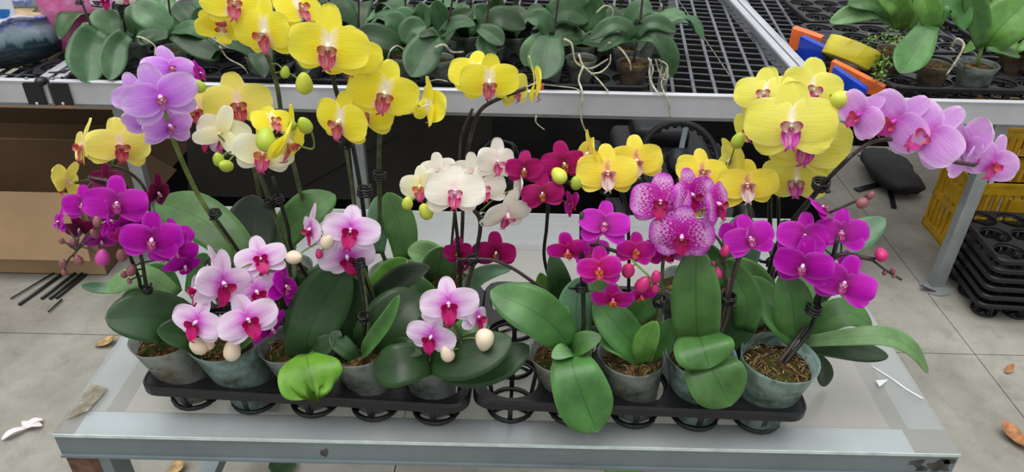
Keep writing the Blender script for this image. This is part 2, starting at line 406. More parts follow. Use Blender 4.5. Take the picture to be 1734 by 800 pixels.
def flower_meshes(key, var):
    if (key, var) in FC: return FC[(key, var)]
    rs = random.Random(hash((len(key), key[0], var)) & 0xffff if False else sum(map(ord, key))*7+var*31)
    v = V[key]; j = lambda a: rs.uniform(-a, a)
    parts = []
    def add(nm, g, m): 
        me = mesh(nm, *g[:2], g[2] if len(g) > 2 else None); me.materials.append(m); parts.append((nm, me))
    # sepals behind
    for ang, L in ((90, .98), (213, .96), (327, .96)):
        g = petal(L+j(.06), v['sepW']+j(.06), .92, .06+j(.06), .1+j(.12), .04, .72 if key not in ('lav', 'pw') else .95, .3, seed=rs.random()*6, nu=6)
        add('sepal', xf(g, RZ(ang-90+j(5)) @ TR(0, 0, -.035) @ RX(-3+j(5))), v['p'])
    for ang in (6, 174):
        g = petal(1.0+j(.05), v['petW']+j(.07), .86, -.1+j(.14), .06+j(.14), .06, .56 if key not in ('lav', 'pw') else (.86 if key == 'lav' else .66), .16, nu=9, nv=11, seed=rs.random()*6)
        add('petal', xf(g, RZ(ang-90+j(4)) @ TR(0, 0, .03) @ RX(4+j(5))), v['p'])
    s = v['lip']
    def uvs(g, lo, hi): return g[0], g[1], [(q[0], lo+(hi-lo)*q[1]) for q in g[2]]
    mid = xf(uvs(petal(.46*s, .44*s, .8, .12, .1, .03, .75, .34, nu=6, nv=8), .3, 1), TR(0, -.1*s, .07) @ RZ(180) @ RX(16))
    tipl = [xf(uvs(petal(.16*s, .07*s, .9, .1, .2, 0, .7, .5, nu=2, nv=4), .8, 1), TR(0, -.5*s, .17) @ RZ(180+a) @ RX(10)) for a in (-38, 38)]
    sides = [xf(uvs(petal(.28*s, .26*s, .8, .3, -.07*s, .0, .6, .45, nu=5, nv=6), 0, .34), TR(a*.0012*s, -.1*s, .07) @ RZ(-a) @ RX(38)) for a in (-66, 66)]
    call = ellipsoid((0, -.13*s, .1), .05*s, .04*s, .05*s, 7, 5)
    sides += tipl
    add('lip', join(mid, *sides, call), v['l'])
    colm = xf(ellipsoid((0, 0, 0), .07, .07, .13, 8, 6), TR(0, -.01, .1) @ RX(35))
    ped = tube([Vector((0, 0, .02)), Vector((0, -.02, -.12)), Vector((0, -.12, -.3))], .022, 5)
    cme = mesh('flower', *join(colm, ped)); cme.materials.append(v['c'])
    FC[(key, var)] = (cme, parts); return FC[(key, var)]
NF = [0]; FR = random.Random(21)
def flower(plant, px, py, R, Y, yaw=0, pitch=0, roll=0, key='yel'):
    p = at(px, py, Y); s = R*pxm(p); NF[0] += 1; var = NF[0] % 4
    n0 = (CAM-p).normalized(); right = CR - n0*CR.dot(n0); right.normalize(); up = n0.cross(right)
    yaw += FR.uniform(-10, 10); pitch += FR.uniform(-9, 6); roll += FR.uniform(-9, 9)
    a, b = math.radians(yaw), math.radians(pitch)
    n = (right*math.sin(a) + n0*math.cos(a))*math.cos(b) + up*math.sin(b)
    upf = up*math.cos(b) - (right*math.sin(a)+n0*math.cos(a))*math.sin(b)
    xr = upf.cross(n)
    c, d = math.cos(math.radians(roll)), math.sin(math.radians(roll))
    X = xr*c + upf*d; Yv = upf*c - xr*d
    M = Matrix((X*s, Yv*s, n*s)).transposed().to_4x4(); M.translation = p - org(plant)
    cme, parts = flower_meshes(key, var)
    o = link('flower', cme, plant); o.matrix_local = M
    for nm, me in parts: link(nm, me, o)
    return p - n*s*.28 - Yv*s*.1
BUDM = {}
def bud(plant, px, py, R, Y, kind='g', ang=0):
    p = at(px, py, Y); s = R*pxm(p)
    if kind not in BUDM:
        vs, fs, uv = ellipsoid((0, 0, 0), .8, .8, 1.0, 12, 8)
        vs = [Vector((v.x*(1-.22*v.z)*(1+.05*math.cos(3*math.atan2(v.y, v.x))), v.y*(1-.22*v.z), v.z*1.12)) for v in vs]
        BUDM[kind] = mesh('bud', vs, fs); BUDM[kind].materials.append(BUD[kind])
    o = link('bud', BUDM[kind], plant); o.location = p-org(plant); o.scale = (s, s, s)
    o.rotation_euler = (random.uniform(-.5, .3), math.radians(ang)+random.uniform(-.2, .2), random.uniform(0, 6)); return p
def leaf_geo(pts, width, f=.55, fold=.25, base=.45, nv=14, nu=8, th=.0016, torn=False, kmax=.58):
    mid = spline(pts, 8); n = len(mid)
    L = [0]
    for i in range(1, n): L.append(L[-1]+(mid[i]-mid[i-1]).length)
    tot = L[-1] or 1e-6
    rows = []
    for j in range(nv+1):
        s = (1-math.cos(PI*(j/nv)))/2 if False else (j/nv)
        s = 1-(1-s)**1.35
        d = s*tot; i = 0
        while i < n-2 and L[i+1] < d: i += 1
        q = (d-L[i])/max(1e-9, L[i+1]-L[i]); p = mid[i].lerp(mid[i+1], q)
        t = (mid[min(i+2, n-1)]-mid[max(i-1, 0)]).normalized()
        nh = (Vector((0, 0, 1))*(1-f) + (CAM-p).normalized()*f).normalized()
        nn = (nh - t*nh.dot(t)); nn = nn.normalized() if nn.length > .05 else Vector((0, -1, 0))
        side = t.cross(nn).normalized()
        a = s/kmax if s < kmax else (1-s)/(1-kmax)
        w = (base+(1-base)*math.sin(a*PI/2)) if s < kmax else (max(0, 1-(1-a)**(1.95 if not torn else 3.2)))**(.62 if not torn else .4)
        rows.append((p, nn, side, width/2*w, s))
    vs, uv, fs = [], [], []
    m = nu+1
    for lay in (0, 1):
        for p, nn, side, w, s in rows:
            for i in range(m):
                u = -1+2*i/nu; au = abs(u)
                h = w*(math.sin(fold)*au - .22*au*au*math.sin(fold+.12))
                rag = Vector((0, 0, 0))
                q = p + side*(u*w*math.cos(fold*.8)) + nn*(h - lay*th) + nn*(.03*w*math.sin(s*7+u*2))
                if torn and s > .6: q = q - (rows[-1][0]-rows[0][0]).normalized()*((.1+.1*math.sin(i*2.9+1)+.09*math.sin(i*1.3+.5))*width*(s-.6)/.4)
                vs.append(q); uv.append(((u+1)/2, s))
    N = (nv+1)*m
    for j in range(nv):
        for i in range(nu):
            a, b, c, d = j*m+i, j*m+i+1, (j+1)*m+i+1, (j+1)*m+i
            fs.append((a, b, c, d)); fs.append((N+d, N+c, N+b, N+a))
    for j in range(nv):
        for i0 in (0, nu):
            a, d = j*m+i0, (j+1)*m+i0
            fs.append((a, d, N+d, N+a) if i0 == 0 else (a, N+a, N+d, d))
    for i in range(nu):
        fs.append((i, N+i, N+i+1, i+1)); b = nv*m
        fs.append((b+i, b+i+1, N+b+i+1, N+b+i))
    return vs, fs, uv
def leaf(plant, pts, wpx, col='mid', f=.55, fold=.25, base=.45, torn=False, nv=14, nu=8):
    if torn: nu = 18
    P = [at(*p) for p in pts]; w = wpx*pxm(P[len(P)//2])
    return obj('leaf', leaf_geo(P, w, f, fold, base, nv, nu, torn=torn), LEAF[col], plant)

CLIPM = None
def clip(plant, px, py, Y, s=.011):
    global CLIPM
    if CLIPM is None:
        g = []
        for k in range(3):
            pts = [Vector((.8*math.cos(a), .8*math.sin(a), -.35+.35*k+.1*math.sin(2*a))) for a in [2*PI*i/12 for i in range(13)]]
            g.append(tube(pts, .14, 5))
        g.append(tube([Vector((.7, -.2, 0)), Vector((1.3, -.5, .1)), Vector((1.6, -.5, .35))], .2, 5))
        CLIPM = mesh('stake_clip', *join(*g)); CLIPM.materials.append(M_clip)
    o = link('stake_clip', CLIPM, plant); o.location = at(px, py, Y)-org(plant); o.scale = (s, s, s); o.rotation_euler = (.2, .1, random.uniform(0, 6)); return o

def pot(plant, c, ztop, zbot, r, mat='g', chips=40, seed=0, lean=(0, 0)):
    """c: rim centre"""
    rs = random.Random(seed); h = ztop-zbot; ph = rs.uniform(0, 6)
    wob = lambda a, j: .018*math.sin(3*a+ph)*(j/4.0 if j < 5 else 1)*.6 + .008*math.sin(7*a+ph*2)
    rb = r*.68
    prof = [(rb*.9, 0), (rb, .004), (rb+(r-rb)*.3, h*.33), (rb+(r-rb)*.62, h*.66), (r*.985, h*.95), (r*1.02, h), (r*1.0, h+.001), (r*.965, h*.95), (rb+(r-rb)*.6-.002, h*.66)]
    O = Vector((c.x, c.y, zbot))
    SH = Matrix(((1, 0, lean[0]/h, 0), (0, 1, lean[1]/h, 0), (0, 0, 1, 0), (0, 0, 0, 1)))
    obj('pot', xf(lathe(prof, 32, wob), Matrix.Translation(O) @ SH), M_pot[mat], plant)
    sh = h*.84
    prof = [(.001, .002), (rb*.95, .003), (rb+(r-rb)*.3-.003, h*.33), (rb+(r-rb)*.62-.004, h*.66), (r*.92, sh-.006), (r*.88, sh), (r*.6, sh+.004), (r*.3, sh+.007), (.001, sh+.008)]
    vs, fs = lathe(prof, 24, wob)
    vs = [v + Vector((0, 0, (noise.noise(v*70+O*9)*.007 if v.z > h*.7 else 0))) for v in vs]
    obj('growing_medium', xf((vs, fs), Matrix.Translation(O) @ SH), M_soil, plant)
    LN = Vector((lean[0], lean[1], 0))*.84; O = O+LN
    if chips:
        gs = []
        for i in range(chips):
            a = rs.uniform(0, 2*PI); d = r*.84*math.sqrt(rs.random()); p = O+Vector((d*math.cos(a), d*math.sin(a), sh+.006))
            dr = Vector((rs.uniform(-1, 1), rs.uniform(-1, 1), rs.uniform(-.3, .5))).normalized()*rs.uniform(.003, .009)
            gs.append(tube([p-dr, p+dr*.1+Vector((0, 0, .002)), p+dr], rs.uniform(.0006, .0014), 4))
        o = obj('bark_and_moss', join(*gs), M_chip, plant); o['kind'] = 'stuff'
    return O+Vector((0, 0, sh))

# =================================================================== SETTING
TZ = .65            # table top
BZ = .69            # bench mesh level
RZT = .735          # bench rail top
xj = onz(1490, 400, 0).x; xj2 = onz(1650, 590, 0).x; XJ = (xj+xj2)/2; YJ = 1.83
fl = thing_mesh('floor', box(-7, 7, -1.5, 9.2, -.08, -.012), M_joint, (0, 0, -.02), None, None, kind='structure', smooth=False)
ORG[fl.name] = Vector((0, 0, -.02))
xs = [XJ-7.2, XJ-5.4, XJ-3.6, XJ-1.8, XJ, XJ+1.8, XJ+3.6]; ys = [-1.5, YJ-1.8, YJ, YJ+1.8, YJ+3.6, YJ+5.4]
for i in range(len(xs)-1):
    for j in range(len(ys)-1):
        g = box(xs[i]+.0016, xs[i+1]-.0016, ys[j]+.0016, ys[j+1]-.0016, -.03, 0)
        obj('concrete_slab', g, M_floor, fl, smooth=False)

# ---- worktable in front
FLp = onz(88, 736, TZ); FRp = onz(1627, 769, TZ); BLp = onz(352, 356, TZ); BRp = onz(1368, 366, TZ)
TX0, TX1 = FLp.x, FRp.x; TY0 = (FLp.y+FRp.y)/2; TY1 = (BLp.y+BRp.y)/2
print('table', FLp, FRp, BLp, BRp)
tb = empty('worktable', ((TX0+TX1)/2, (TY0+TY1)/2, 0), 'low galvanised steel worktable with a dusty glass top under the orchid trays', 'table')
gl = obj('glass_top', box(TX0, TX1, TY0, TY1, TZ-.006, TZ), M_glass, tb, smooth=False)
edge = join(box(TX0, TX1, TY0-.0012, TY0-.0002, TZ-.0062, TZ+.0002), box(TX0, TX1, TY1+.0002, TY1+.0012, TZ-.006, TZ))
obj('polished_edge', box(TX0, TX1, TY0-.0012, TY0-.0002, TZ-.0062, TZ+.0002), M_glassedge, gl, smooth=False)
obj('polished_edge', box(TX0, TX1, TY1+.0002, TY1+.0012, TZ-.006, TZ), M_glassedge, gl, smooth=False)
rw, rh = .058, .045; zt = TZ-.0065
o = obj('front_rail', box(TX0, TX1, TY0+.001, TY0+rw, zt-rh, zt), M_galv, tb, smooth=False)
obj('zinc_strip', box(TX0+.03, TX1-.07, TY0+.004, TY0+rw-.002, zt+.0001, zt+.0006), M_galvl, o, smooth=False)
obj('back_rail', box(TX0, TX1, TY1-rw, TY1-.001, zt-rh, zt), M_galv, tb, smooth=False)
for xa in (TX0, TX1-rw): obj('side_rail', box(xa+.0005, xa+rw-.0005, TY0+rw, TY1-rw, zt-rh, zt), M_galvl, tb, smooth=False)
for xa in (TX0+.004, TX1-.004-.07):
    for ya in (TY0+.004, TY1-.05):
        lg = obj('leg', box(xa, xa+.07, ya, ya+.045, 0, zt-rh), M_galv, tb, smooth=False)
        if ya < TY0+.1:
            obj('rusted_weld_plate', box(xa-.001, xa+.05, ya-.0015, ya, zt-rh-.09, zt-rh-.001), M_rust, lg, smooth=False)
for xa in (TX0+.02, TX1-.06): obj('foot_rail', box(xa, xa+.035, TY0+.049, TY1-.05, .14, .175), M_galv, tb, smooth=False)
lip = extrude([(TY0-.0035, zt-rh-.001), (TY0-.0035, zt-rh+.004), (TY0+.001, zt-rh+.004), (TY0+.001, zt-rh-.001)], TX0, TX1)
obj('rail_lip', lip, M_galv, tb, smooth=False)

def patch(cx, cz, rx, rz, seed):
    n = 22; pts = []
    for k in range(n):
        a = 2*PI*k/n; q = 1+.75*noise.noise(Vector((math.cos(a)*1.6+seed, math.sin(a)*1.6, seed)))
        pts.append((cx+rx*q*math.cos(a), cz+rz*q*math.sin(a)))
    vs = [Vector((min(x, TX1-.0005), y, z)) for y in (TY0+.0002, TY0+.0009) for x, z in pts]
    return vs, [tuple(range(n)), tuple(range(2*n-1, n-1, -1))]+[(i, n+i, n+(i+1) % n, (i+1) % n) for i in range(n)]
M_peel = simple('bare_dark_steel', (62, 60, 58), .7, var=.35, scale=60)
for k, (dx, dz, rx, rz) in enumerate(((.022, .5, .02, .012), (.062, .62, .014, .007), (.05, .3, .012, .005), (1.03, .45, .006, .009), (.012, .75, .01, .006))):
    obj('peeled_patch', patch(TX1-dx, zt-rh+rh*dz, rx, rz, k*3.7), M_peel, tb, smooth=False)
# packing film taped round the left corner of the table, and small litter on the glass
def sheet(pts, z, th=.0012, n=5, amp=.0015, seed=0):
    a, b, c, d = [onz(*p, z) for p in pts]; vs, fs = [], []
    m = n+1
    for lay in (1, 0):
        for j in range(m):
            for i in range(m):
                s, t = i/n, j/n; p = a.lerp(b, s).lerp(d.lerp(c, s), t)
                vs.append(Vector((p.x, p.y, z+.0006+lay*th+amp*(1+noise.noise(Vector((i*1.3+seed, j*1.7, 0)))))))
    for j in range(n):
        for i in range(n):
            q = (j*m+i, j*m+i+1, (j+1)*m+i+1, (j+1)*m+i); fs.append(q); fs.append(tuple(m*m+k for k in reversed(q)))
    return vs, fs
def film_mat():
    t = NT('brown_packing_tape'); c = t.coord(); f = t.noise(c, 60, 4, .7)
    col = t.ramp(f, [(.4, (126, 116, 92)), (.62, (160, 152, 132)), (.72, (226, 226, 216))])  # near-white end of the ramp paints highlights on the crinkles
    p = t.pbr(col, .18, 0, .6, t.bump(f, .4, .003), out=False); tr = t.n('BsdfTransparent'); t.mixsh(.6, tr.outputs[0], p); return t.m
thing_mesh('packing_tape', sheet([(112, 714), (150, 698), (184, 660), (154, 652)], TZ), film_mat(), onz(150, 690, TZ), 'brown crinkled packing tape stuck on the left corner of the table', 'tape')
thing_mesh('paper_scrap', sheet([(1481, 648), (1488, 658), (1499, 651), (1502, 646)], TZ, amp=.003, seed=4), simple('white_paper', (226, 226, 222), .8, var=.05), onz(1490, 650, TZ), 'small white paper scrap lying on the right side of the glass', 'litter')
thing_mesh('plastic_strip', tube(spline([onz(1478, 622, TZ+.002), onz(1510, 642, TZ+.002), onz(1535, 660, TZ+.002), onz(1563, 676, TZ+.002)], 4), .0018, 6), simple('white_strip', (228, 230, 230), .4, var=.05), onz(1515, 645, TZ), 'thin white plastic strip lying across the right edge of the table', 'strip')

# ---- rolling benches behind
RY = []
for px, py in ((300, 143), (900, 157), (1700, 168)):
    RY.append(onz(px, py, RZT)); 
print('bench', RY)
BY = sum(p.y for p in RY)/3; BY1 = BY+1.75
X_AB = at(80, 140, BY).x; X_BC = onz(1345, 103, RZT).x
print('BY', BY, X_AB, X_BC, at(1655, 260, BY), onz(1600, 505, 0), onz(250, 330, 0))
def clipseg(x0, y0, dx, dy, bx):
    t0, t1 = -1e9, 1e9
    for p, d, lo, hi in ((x0, dx, bx[0], bx[1]), (y0, dy, bx[2], bx[3])):
        if abs(d) < 1e-9:
            if p < lo or p > hi: return None
        else:
            a, b = (lo-p)/d, (hi-p)/d
            if a > b: a, b = b, a
            t0, t1 = max(t0, a), min(t1, b)
    return (t0, t1) if t1 > t0+.02 else None
def bench(x0, x1, label, ang=0.0, legs=()):
    b = empty('rolling_bench', ((x0+x1)/2, BY+.8, 0), label, 'bench')
    prof = [(0, RZT-.078), (0, RZT-.012), (-.004, RZT-.01), (-.006, RZT-.004), (-.003, RZT), (.006, RZT+.001), (.012, RZT-.003), (.012, RZT-.012), (.006, RZT-.014),
            (.006, RZT-.07), (.02, RZT-.072), (.02, RZT-.078)]
    prof = [(BY+.006+d, z) for d, z in prof]
    obj('front_rail', extrude(prof, x0, x1), M_alu, b, smooth=False)
    prof2 = [(BY1-(d-BY), z) for d, z in prof]
    obj('back_rail', extrude(prof2[::-1], x0, x1), M_alu, b, smooth=False)
    for sx_, sg in ((x0, 1), (x1, -1)):
        g = join(box(min(sx_, sx_+sg*.006), max(sx_, sx_+sg*.006), BY+.03, BY1-.02, RZT-.075, RZT-.008),
                 box(min(sx_, sx_+sg*.03), max(sx_, sx_+sg*.03), BY+.03, BY1-.02, RZT-.008, RZT),
                 tube([Vector((sx_+sg*.024, BY+.03, RZT-.002)), Vector((sx_+sg*.024, BY1-.02, RZT-.002))], .0055, 8))
        obj('side_rail', g, M_alu, b, smooth=False)
    gs = []; bx = (x0+.007, x1-.007, BY+.03, BY1-.03); c, s = math.cos(ang), math.sin(ang)
    cx, cy = (x0+x1)/2, BY+.9
    for k in range(-40, 41):
        o = k*.07; r = clipseg(cx+o*c, cy+o*s, -s, c, bx)
        if r: gs.append(beam((cx+o*c-s*r[0], cy+o*s+c*r[0], BZ-.004), (cx+o*c-s*r[1], cy+o*s+c*r[1], BZ-.004), .011, .006))
        o = k*.066; r = clipseg(cx-o*s, cy+o*c, c, s, bx)
        if r: gs.append(beam((cx-o*s+c*r[0], cy+o*c+s*r[0], BZ-.005), (cx-o*s+c*r[1], cy+o*c+s*r[1], BZ-.005), .0045, .0035))
    o = obj('mesh_deck', join(*gs), M_mesh, b, smooth=False); o['kind'] = 'stuff'
    for yy in (BY+.045, BY1-.1): obj('cross_beam', box(x0+.02, x1-.02, yy, yy+.04, BZ-.06, BZ-.012), M_leg, b, smooth=False)
    for lx, ly in legs:
        l = obj('leg', box(lx-.022, lx+.022, ly, ly+.035, .006, BZ-.014), M_leg, b, smooth=False)
        obj('foot_plate', xf(lathe([(.001, 0), (.05, 0), (.05, .006), (.001, .006)], 16), TR(lx-.012, ly+.0, 0)), M_leg, l, smooth=False)
    return b
lgR = onz(1600, 505, 0); lgL = at(233, 300, BY+.12); lgM = at(607, 280, BY+.12)
bA = bench(X_AB-2.2, X_AB-.008, 'aluminium rolling bench at the left edge holding the glazed pot', .0, [(X_AB-1.3, BY+.12)])
bB = bench(X_AB+.008, X_BC-.004, 'long aluminium rolling bench with open mesh deck crowded with leafy orchids', math.radians(-7), [(lgL.x, BY+.12), (lgM.x, BY+.12), (lgL.x, BY+1.5), (X_BC-.2, BY+1.5)])
bC = bench(X_BC+.004, X_BC+2.2, 'aluminium rolling bench on the right beyond the divider rail', math.radians(-7), [(lgR.x, BY+.032), (X_BC+1.9, BY+.12)])
for b, px in ((bA, 60), (bB, 104)):
    pa, pb = at(px-14, 165, BY), at(px+16, 165, BY)
    br = obj('corner_bracket', box(pa.x, pb.x, BY-.003, BY+.0055, RZT-.08, RZT-.012), M_blk, b, smooth=False)
    q = at(px+4, 175, BY)
    obj('bolt', xf(ellipsoid((0, 0, 0), .0055, .003, .0055, 10, 6), TR(q.x, BY-.004, q.z)), M_alu, br)
    q = at(px-18, 133, BY)
    obj('screw', xf(ellipsoid((0, 0, 0), .006, .006, .004, 10, 6), TR(q.x, BY+.008, RZT+.002)), M_galv, b)
q0 = at(58, 140, BY).x; q1 = at(78, 140, BY).x
obj('corner_cap', xf(ellipsoid((0, 0, 0), (q1-q0)/2, .02, .014, 14, 8), TR((q0+q1)/2, BY+.006, RZT-.006)), M_blk, bA)

# =================================================================== NURSERY TRAYS
def tray_parts(nx, ny, sp, h, hole):
    """plate and cup geometry with origin at tray centre, z=0 on the ground"""
    vs, fs = [], []
    X0, Y0 = -nx*sp/2, -ny*sp/2; seg = 24
    for i in range(nx):
        for j in range(ny):
            cx, cy = X0+(i+.5)*sp, Y0+(j+.5)*sp; b = len(vs)
            for k in range(seg):
                a = 2*PI*k/seg+PI/seg; c, s = math.cos(a), math.sin(a); m = sp/2/max(abs(c), abs(s))
                if k % 6 in (2, 3): m = min(m, sp/2*1.414)
                vs += [Vector((cx+c*m, cy+s*m, h)), Vector((cx+c*hole*1.02, cy+s*hole*1.02, h)), Vector((cx+c*hole*.985, cy+s*hole*.985, h-.008))]
            # square corners
            for k in range(seg):
                n = (k+1) % seg
                fs.append((b+k*3, b+n*3, b+n*3+1, b+k*3+1)); fs.append((b+k*3+1, b+n*3+1, b+n*3+2, b+k*3+2))
            for q in range(4):
                a = PI/4+q*PI/2; k = [k for k in range(seg)]
                cv = len(vs); vs.append(Vector((cx+math.copysign(sp/2, math.cos(a)), cy+math.copysign(sp/2, math.sin(a)), h)))
                kk = (3*(2*q+1)-1) % seg
                fs.append((b+kk*3, cv, b+((kk+1) % seg)*3))
    bd, R = .0065, .03; hx, hy = nx*sp/2+bd, ny*sp/2+bd; out = []
    for (sx_, sy_, a0) in ((1, 1, 0), (-1, 1, 90), (-1, -1, 180), (1, -1, 270)):
        for k in range(7):
            a = math.radians(a0+15*k); out.append((sx_*(hx-R)+R*math.cos(a), sy_*(hy-R)+R*math.sin(a)))
    b = len(vs); n = len(out)
    for x, y in out:
        l = math.hypot(x, y); e = .003
        vs += [Vector((max(-nx*sp/2, min(nx*sp/2, x)), max(-ny*sp/2, min(ny*sp/2, y)), h)), Vector((x, y, h+.001)), Vector((x*(1+e/abs(hx)), y*(1+e/abs(hy)), h-.004)),
               Vector((x*(1+e/abs(hx)), y*(1+e/abs(hy)), h-.016)), Vector((x, y, h-.0165)), Vector((x*.995, y*.995, h-.004))]
    for k in range(n):
        m = (k+1) % n
        for q in range(5): fs.append((b+k*6+q, b+k*6+q+1, b+m*6+q+1, b+m*6+q))
    plate = (vs, fs)
    gs = []
    rb = hole*.78
    ring = lambda r, z, t: tube([Vector((r*math.cos(2*PI*k/20), r*math.sin(2*PI*k/20), z)) for k in range(21)], t, 6, cap=False)
    gs += [ring(rb, .005, .0042), ring(hole*.97, h-.01, .003)]
    for k in range(6):
        a = 2*PI*k/6+PI/6; c, s = math.cos(a), math.sin(a)
        gs.append(beam(Vector((hole*.98*c, hole*.98*s, h-.008)), Vector((rb*c, rb*s, .006)), .008, .0025, Vector((c, s, 0))))
    for k in range(3):
        a = PI*k/3+PI/6; c, s = math.cos(a)*rb, math.sin(a)*rb
        gs.append(beam(Vector((c, s, .0035)), Vector((-c, -s, .0035)), .006, .002))
    return plate, join(*gs)
TM = {}
def tray(name, loc, rot, label, nx=5, ny=3, sp=.105, h=.046, hole=.049, group=None, cat='tray', skip=()):
    key = (nx, ny, sp, h)
    if key not in TM:
        p, c = tray_parts(nx, ny, sp, h, hole)
        TM[key] = (mesh('tray_plate', *p, smooth=False), mesh('tray_cup', *c)); [m.materials.append(M_blk) for m in TM[key]]
    t = empty(name, loc, label, cat, group); t.rotation_euler = (0, 0, rot)
    link('plate', TM[key][0], t)
    for i in range(nx):
        for j in range(ny):
            o = link('cup', TM[key][1], t); o.location = (-nx*sp/2+(i+.5)*sp, -ny*sp/2+(j+.5)*sp, 0)
    return t
ph = .07
def tray_from_front(a, b, label):
    A, B = onz(*a, TZ+ph), onz(*b, TZ+ph); d = (B-A); ang = math.atan2(d.y, d.x); nrm = Vector((-math.sin(ang), math.cos(ang), 0))
    c = (A+B)/2 + nrm*(3*.1035/2+.006); sp = (d.length-.026)/5
    print('tray', d.length, sp, math.degrees(ang), c)
    loc = Vector((c.x, c.y, TZ+.0006)); t = tray('nursery_tray', loc, ang, label, sp=.1035, h=.07)
    M = Matrix.Translation(loc) @ Matrix.Rotation(ang, 4, 'Z')
    return t, (lambda col, row: M @ Vector((-2.5*.1035+(col-.5)*.1035, -1.5*.1035+(row-.5)*.1035, 0)))
tL, cellL = tray_from_front((234, 655), (790, 688), 'black plastic nursery tray on the left half of the table')
tR, cellR = tray_from_front((798, 678), (1375, 702), 'black plastic nursery tray with empty cells on the right half of the table')

# =================================================================== ORCHIDS ON THE TABLE
def plant(label, cell, rim=None, r=.05, ztop=.78, mat='g', chips=45, seed=1):
    """rim: pixel of rim centre (the soft pots lean outwards), else pot stands upright in its cell"""
    c = cell; lean = (0, 0)
    if rim:
        q = at(rim[0], rim[1], cell.y); q = at(rim[0], 0, cell.y) if False else onz(rim[0], 400+(CAM.y), ztop) if False else q
        zc = (Vector((0, cell.y, ztop))-CAM).dot(_f); lean = (max(-.03, min(.03, (rim[0]-867-11)/FOC*zc - cell.x)), .0)
    p = empty('potted_orchid', (c.x, c.y, TZ+.008), label, 'orchid')
    top = pot(p, Vector((c.x, c.y, ztop)), ztop, TZ+.0085, r, mat, chips, seed, lean)
    return p, top
STEMS = {}; PEND = []
def stem(p, pts, top=None, mat=None, r=.0028, r1=None, name='flower_stem', off=None):
    P = [at(*q) for q in pts]
    if top is not None: P.append(Vector(top))
    if off: P = [q+Vector(off) for q in P]
    if name in ('flower_stem', 'side_branch'): STEMS.setdefault(p.name, []).extend(spline(P, 10))
    return obj(name, tube(spline(P, 5), r, 7, r1), mat or M_stem, p), P
def bloom(p, stemP, fl, key, buds=(), Y0=1.0, pm=None):
    """flowers joined to the stem by pedicels: (px,py,R,dY,yaw,pitch,roll[,key])"""
    ends = []
    for f in fl:
        k = f[7] if len(f) > 7 else key
        ends.append(flower(p, f[0], f[1], f[2], Y0+f[3], f[4], f[5], f[6], k))
    for b in buds: ends.append(bud(p, b[0], b[1], b[2], Y0+b[3], b[4], b[5] if len(b) > 5 else 0))
    PEND.append((p, ends, pm))
def pedicels():
    for p, ends, pm in PEND:
        S = STEMS[p.name]
        for e in ends:
            q = min(S, key=lambda s: (s-e).length + (.012 if s.z > e.z+.03 else 0))
            d = (e-q).length
            if d < .004: continue
            m = (e+q)/2 + Vector((0, 0, .1*d))
            obj('pedicel', tube(spline([q, m, e], 4), .0016, 5, .0013), pm or M_stemg, p)
def leaves(p, Y0, L):
    for l in L:
        pts = [(q[0], q[1], Y0+q[2]) for q in l[0]]
        leaf(p, pts, l[1], l[2], *(l[3:] if len(l) > 3 else ()))

# ---------- left tray, front row
# 1 magenta spray
p, top = plant('magenta orchid spray with brown buds over a broad dark leaf, leftmost of the table', cellL(1, 1), (268, 592), .052, mat='w', seed=1)
leaves(p, .92, [([(335, 575, 0), (290, 543, -.01), (240, 535, -.03), (177, 540, -.05)], 92, 'dark', .75, .12, .6),
                ([(350, 590, -.01), (318, 568, -.03), (266, 560, -.05)], 58, 'dark', .7, .35, .6),
                ([(300, 500, .06), (250, 470, .06), (215, 475, .05), (178, 494, .04)], 46, 'light', .4, .2, .5),
                ([(205, 492, .06), (170, 488, .06), (137, 484, .05)], 22, 'blue', .6, .3, .5),
                ([(265, 512, .05), (235, 500, .05), (205, 506, .04)], 26, 'light', .5, .3, .5)])
_, S1 = stem(p, [(150, 300, .98), (205, 320, .96), (228, 400, .94), (240, 440, .93), (252, 500, .93)], top, M_stemd)
stem(p, [(225, 425, .925), (243, 470, .925), (250, 500, .925)], top, M_stake, .0028, name='stake', off=(-.008, 0, 0))
clip(p, 248, 492, .925)
bloom(p, S1, [(198, 345, 50, 0, 0, 0, 0), (141, 346, 36, -.01, -25, 0, 0), (100, 376, 25, .0, -78, 10, 0), (257, 406, 50, -.03, 0, -5, 0), (297, 426, 42, -.01, 25, -25, -10),
              (312, 450, 36, .0, 45, -40, 0), (184, 374, 34, -.03, 78, 0, 0), (212, 388, 34, .02, 0, -30, 0), (135, 388, 28, .02, -30, -25, 0, 'burg'), (172, 408, 28, .02, 10, -45, 0),
              (180, 302, 26, .05, 165, -10, 0, 'burg'), (266, 327, 36, .05, 55, -10, 0, 'burg'), (236, 388, 32, .03, 60, -20, 0), (208, 402, 26, 0, -10, -50, 0, 'smag'), (300, 400, 34, .02, 30, 20, 0)],
      'mag', [(165, 375, 10, -.02, 'b'), (173, 436, 14, -.02, 'p', 20), (206, 432, 11, -.02, 'b'), (160, 395, 9, -.02, 'b'), (107, 446, 8, -.02, 'b'), (133, 441, 9, -.02, 'b'), (109, 461, 6, -.02, 'b'),
              (104, 408, 6, -.02, 'b'), (222, 458, 10, -.02, 'b'), (210, 465, 7, -.02, 'b'), (219, 476, 5, -.02, 'b'), (125, 412, 10, -.01, 'b')], Y0=.93, pm=M_stemd)
stem(p, [(180, 375, .91), (150, 395, .91), (130, 425, .91), (116, 440, .91), (108, 460, .91)], None, M_stemd, .0016, name='side_branch')
